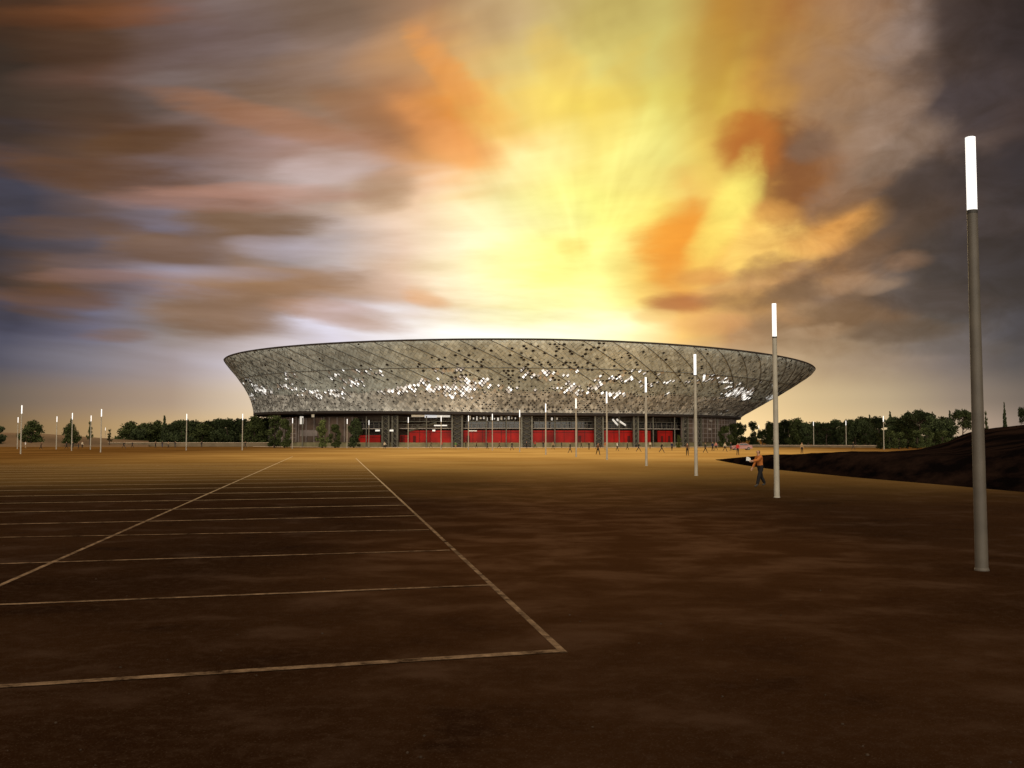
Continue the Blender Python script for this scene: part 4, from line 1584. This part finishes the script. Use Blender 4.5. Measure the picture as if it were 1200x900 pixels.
def main_person():
    pose = dict(stride=0.30, arm=0.2, lean=0.08, fingers=True, arms=[(0.2, 0.3, 0.1), (0.95, 0.5, 0.22)])
    me, (J, E, Rd, parts) = person_mesh(pose, 2)
    loc = ground_at(891.5, 571)
    root = bpy.data.objects.new('person', me)
    for i, mm in enumerate((M['skin_tone'], M['skin_tone'], M['skin_tone'], M['shoe'], M['skin_tone'])):
        root.material_slots[i].link = 'OBJECT'
        root.material_slots[i].material = mm
    root.location = loc
    root.rotation_euler = (0, 0, R(-72))
    col.objects.link(root)
    tag(root, 'person in orange top and black trousers holding a white paper beside a lamp post', 'person')

    def layer(name, slots, off, mt, cond=None):
        bm = bmesh.new()
        bm.from_mesh(me)
        bm.normal_update()
        bmesh.ops.delete(bm, geom=[f for f in bm.faces if f.material_index not in slots or (cond and not cond(f.calc_center_median()))], context='FACES')
        for v in bm.verts:
            v.co += v.normal * (off * (1 + 0.35 * noise.noise(v.co * 9)))
        for f in bm.faces:
            f.material_index = 0
            f.smooth = True
        m2 = bpy.data.meshes.new(name)
        bm.to_mesh(m2)
        bm.free()
        m2.materials.clear()
        m2.materials.append(mt)
        o = bpy.data.objects.new(name, m2)
        col.objects.link(o)
        o.parent = root
        return o
    layer('shirt', {1}, 0.022, CLOTH['orange'])
    layer('trousers', {2}, 0.024, CLOTH['black'])
    layer('hair', {4}, 0.016, M['hair'])
    # face: nose, eyes, ears as one small child
    fb = MB()
    hc = J[parts['head'][0]]
    fb.tube([hc + Vector((0, -0.083, 0.035)), hc + Vector((0, -0.108, -0.002)), hc + Vector((0, -0.085, -0.012))], [0.008, 0.014, 0.008], 8)
    for s in (-1, 1):
        fb.tube([hc + Vector((s * .07, 0.0, -.02)), hc + Vector((s * .088, 0.006, .01)), hc + Vector((s * .072, 0.0, .04))], [0.010, 0.018, 0.010], 8)
    fb.build('face', M['skin_tone'], root, True)
    eb = MB()
    for s in (-1, 1):
        eb.tube([hc + Vector((s * .03, -0.079, .038)), hc + Vector((s * .03, -0.090, .038))], [0.011, 0.007], 8)
    eb.tube([hc + Vector((-.024, -0.083, -.045)), hc + Vector((.024, -0.083, -.045))], [0.006, 0.006], 6)
    eb.build('eyes_and_mouth', CLOTH['brown'], root, True)
    # the sheet of paper in the outstretched hand
    hand = root.matrix_basis @ J[parts['hand'][0]]
    M_ = Matrix.Rotation(R(-72), 4, 'Z')
    right_hand = [j for j in parts['hand'] if J[j].x > 0.1]
    hp = Vector(loc) + (M_ @ J[right_hand[0]])
    fwd = M_ @ Vector((0.0, -1, 0.35)).normalized()
    side = M_ @ Vector((1, 0, 0))
    up = fwd.cross(side)
    pb = MB()
    rows = []
    for i in range(7):
        t = i / 6
        rows.append([hp + fwd * (0.04 + 0.24 * t) + (side * 0.25 + Vector((0, 0, 0.95))) * (s * 0.085) + up * (0.035 * math.sin(t * 3.0)) for s in (-1, -.4, .3, 1)])
    pb.mesh_grid(rows)
    rows2 = [[p + up * 0.006 for p in r] for r in rows]
    pb.mesh_grid([list(reversed(r)) for r in rows2])
    o = pb.build('paper', M['paper'], None, True)
    tag(o, 'white folded paper held out by the person in the orange top', 'paper')


main_person()

# ================================================================== CAR


def car():
    paint = mat('faded pink car paint', (0.30, 0.13, 0.11), 0.3, 0.0, 0.5, 0.08, 2.0)
    glass = M['glass_dark']
    root = empty('parked_car', at_depth(868, 205), R(4))
    tag(root, 'faded pink hatchback parked at the right foot of the stadium', 'car')
    prof = [(-2.15, 0.42), (-2.1, 0.78), (-1.75, 0.92), (-1.0, 0.98), (-0.35, 1.42), (0.9, 1.46), (1.7, 1.05), (2.1, 0.95), (2.15, 0.42)]
    mb = MB()
    rows = []
    for y, k in ((-0.84, 0.93), (-0.80, 1.0), (0.80, 1.0), (0.84, 0.93)):
        rows.append([Vector((x * (1 if z < 1 else 0.97), y * (1 if z < 1.0 else 0.86), 0.3 + (z - 0.3) * k)) for x, z in [(-2.1, 0.28)] + prof + [(2.1, 0.28)]])
    mb.mesh_grid(rows)
    mb.poly(rows[0][::-1])
    mb.poly(rows[-1])
    mb.build('body', paint, root)
    for s in (-1, 1):
        gb = MB()
        y = s * 0.78
        gb.poly([(-0.85, y, 1.0), (-0.25, y * .93, 1.34), (0.3, y * .93, 1.37), (0.3, y, 1.0)])
        gb.poly([(0.38, y, 1.0), (0.38, y * .93, 1.37), (0.85, y * .93, 1.36), (1.4, y, 1.04)])
        gb.build('side_window', glass, root, loc=(0, s * 0.02, 0))
    wb = MB()
    wb.poly([(-1.02, -0.66, 1.0), (-1.02, 0.66, 1.0), (-0.4, 0.6, 1.4), (-0.4, -0.6, 1.4)])
    wb.build('windscreen', glass, root, loc=(-0.02, 0, 0.01))
    for x in (-1.35, 1.35):
        for s in (-1, 1):
            w = MB()
            w.tube([(0, -0.1, 0), (0, 0.1, 0)], [0.31, 0.31], 20)
            wo = w.build('wheel', M['shoe'], root, loc=(x, s * 0.78, 0.31))
            w = MB()
            w.tube([(0, -0.11, 0), (0, 0.11, 0)], [0.19, 0.19], 14)
            w.build('rim', M['steel'], wo)
    for s in (-1, 1):
        hb = MB()
        hb.box((-2.12, s * 0.58, 0.72), (0.12, 0.3, 0.14))
        hb.build('headlight', M['paper'], root)


car()
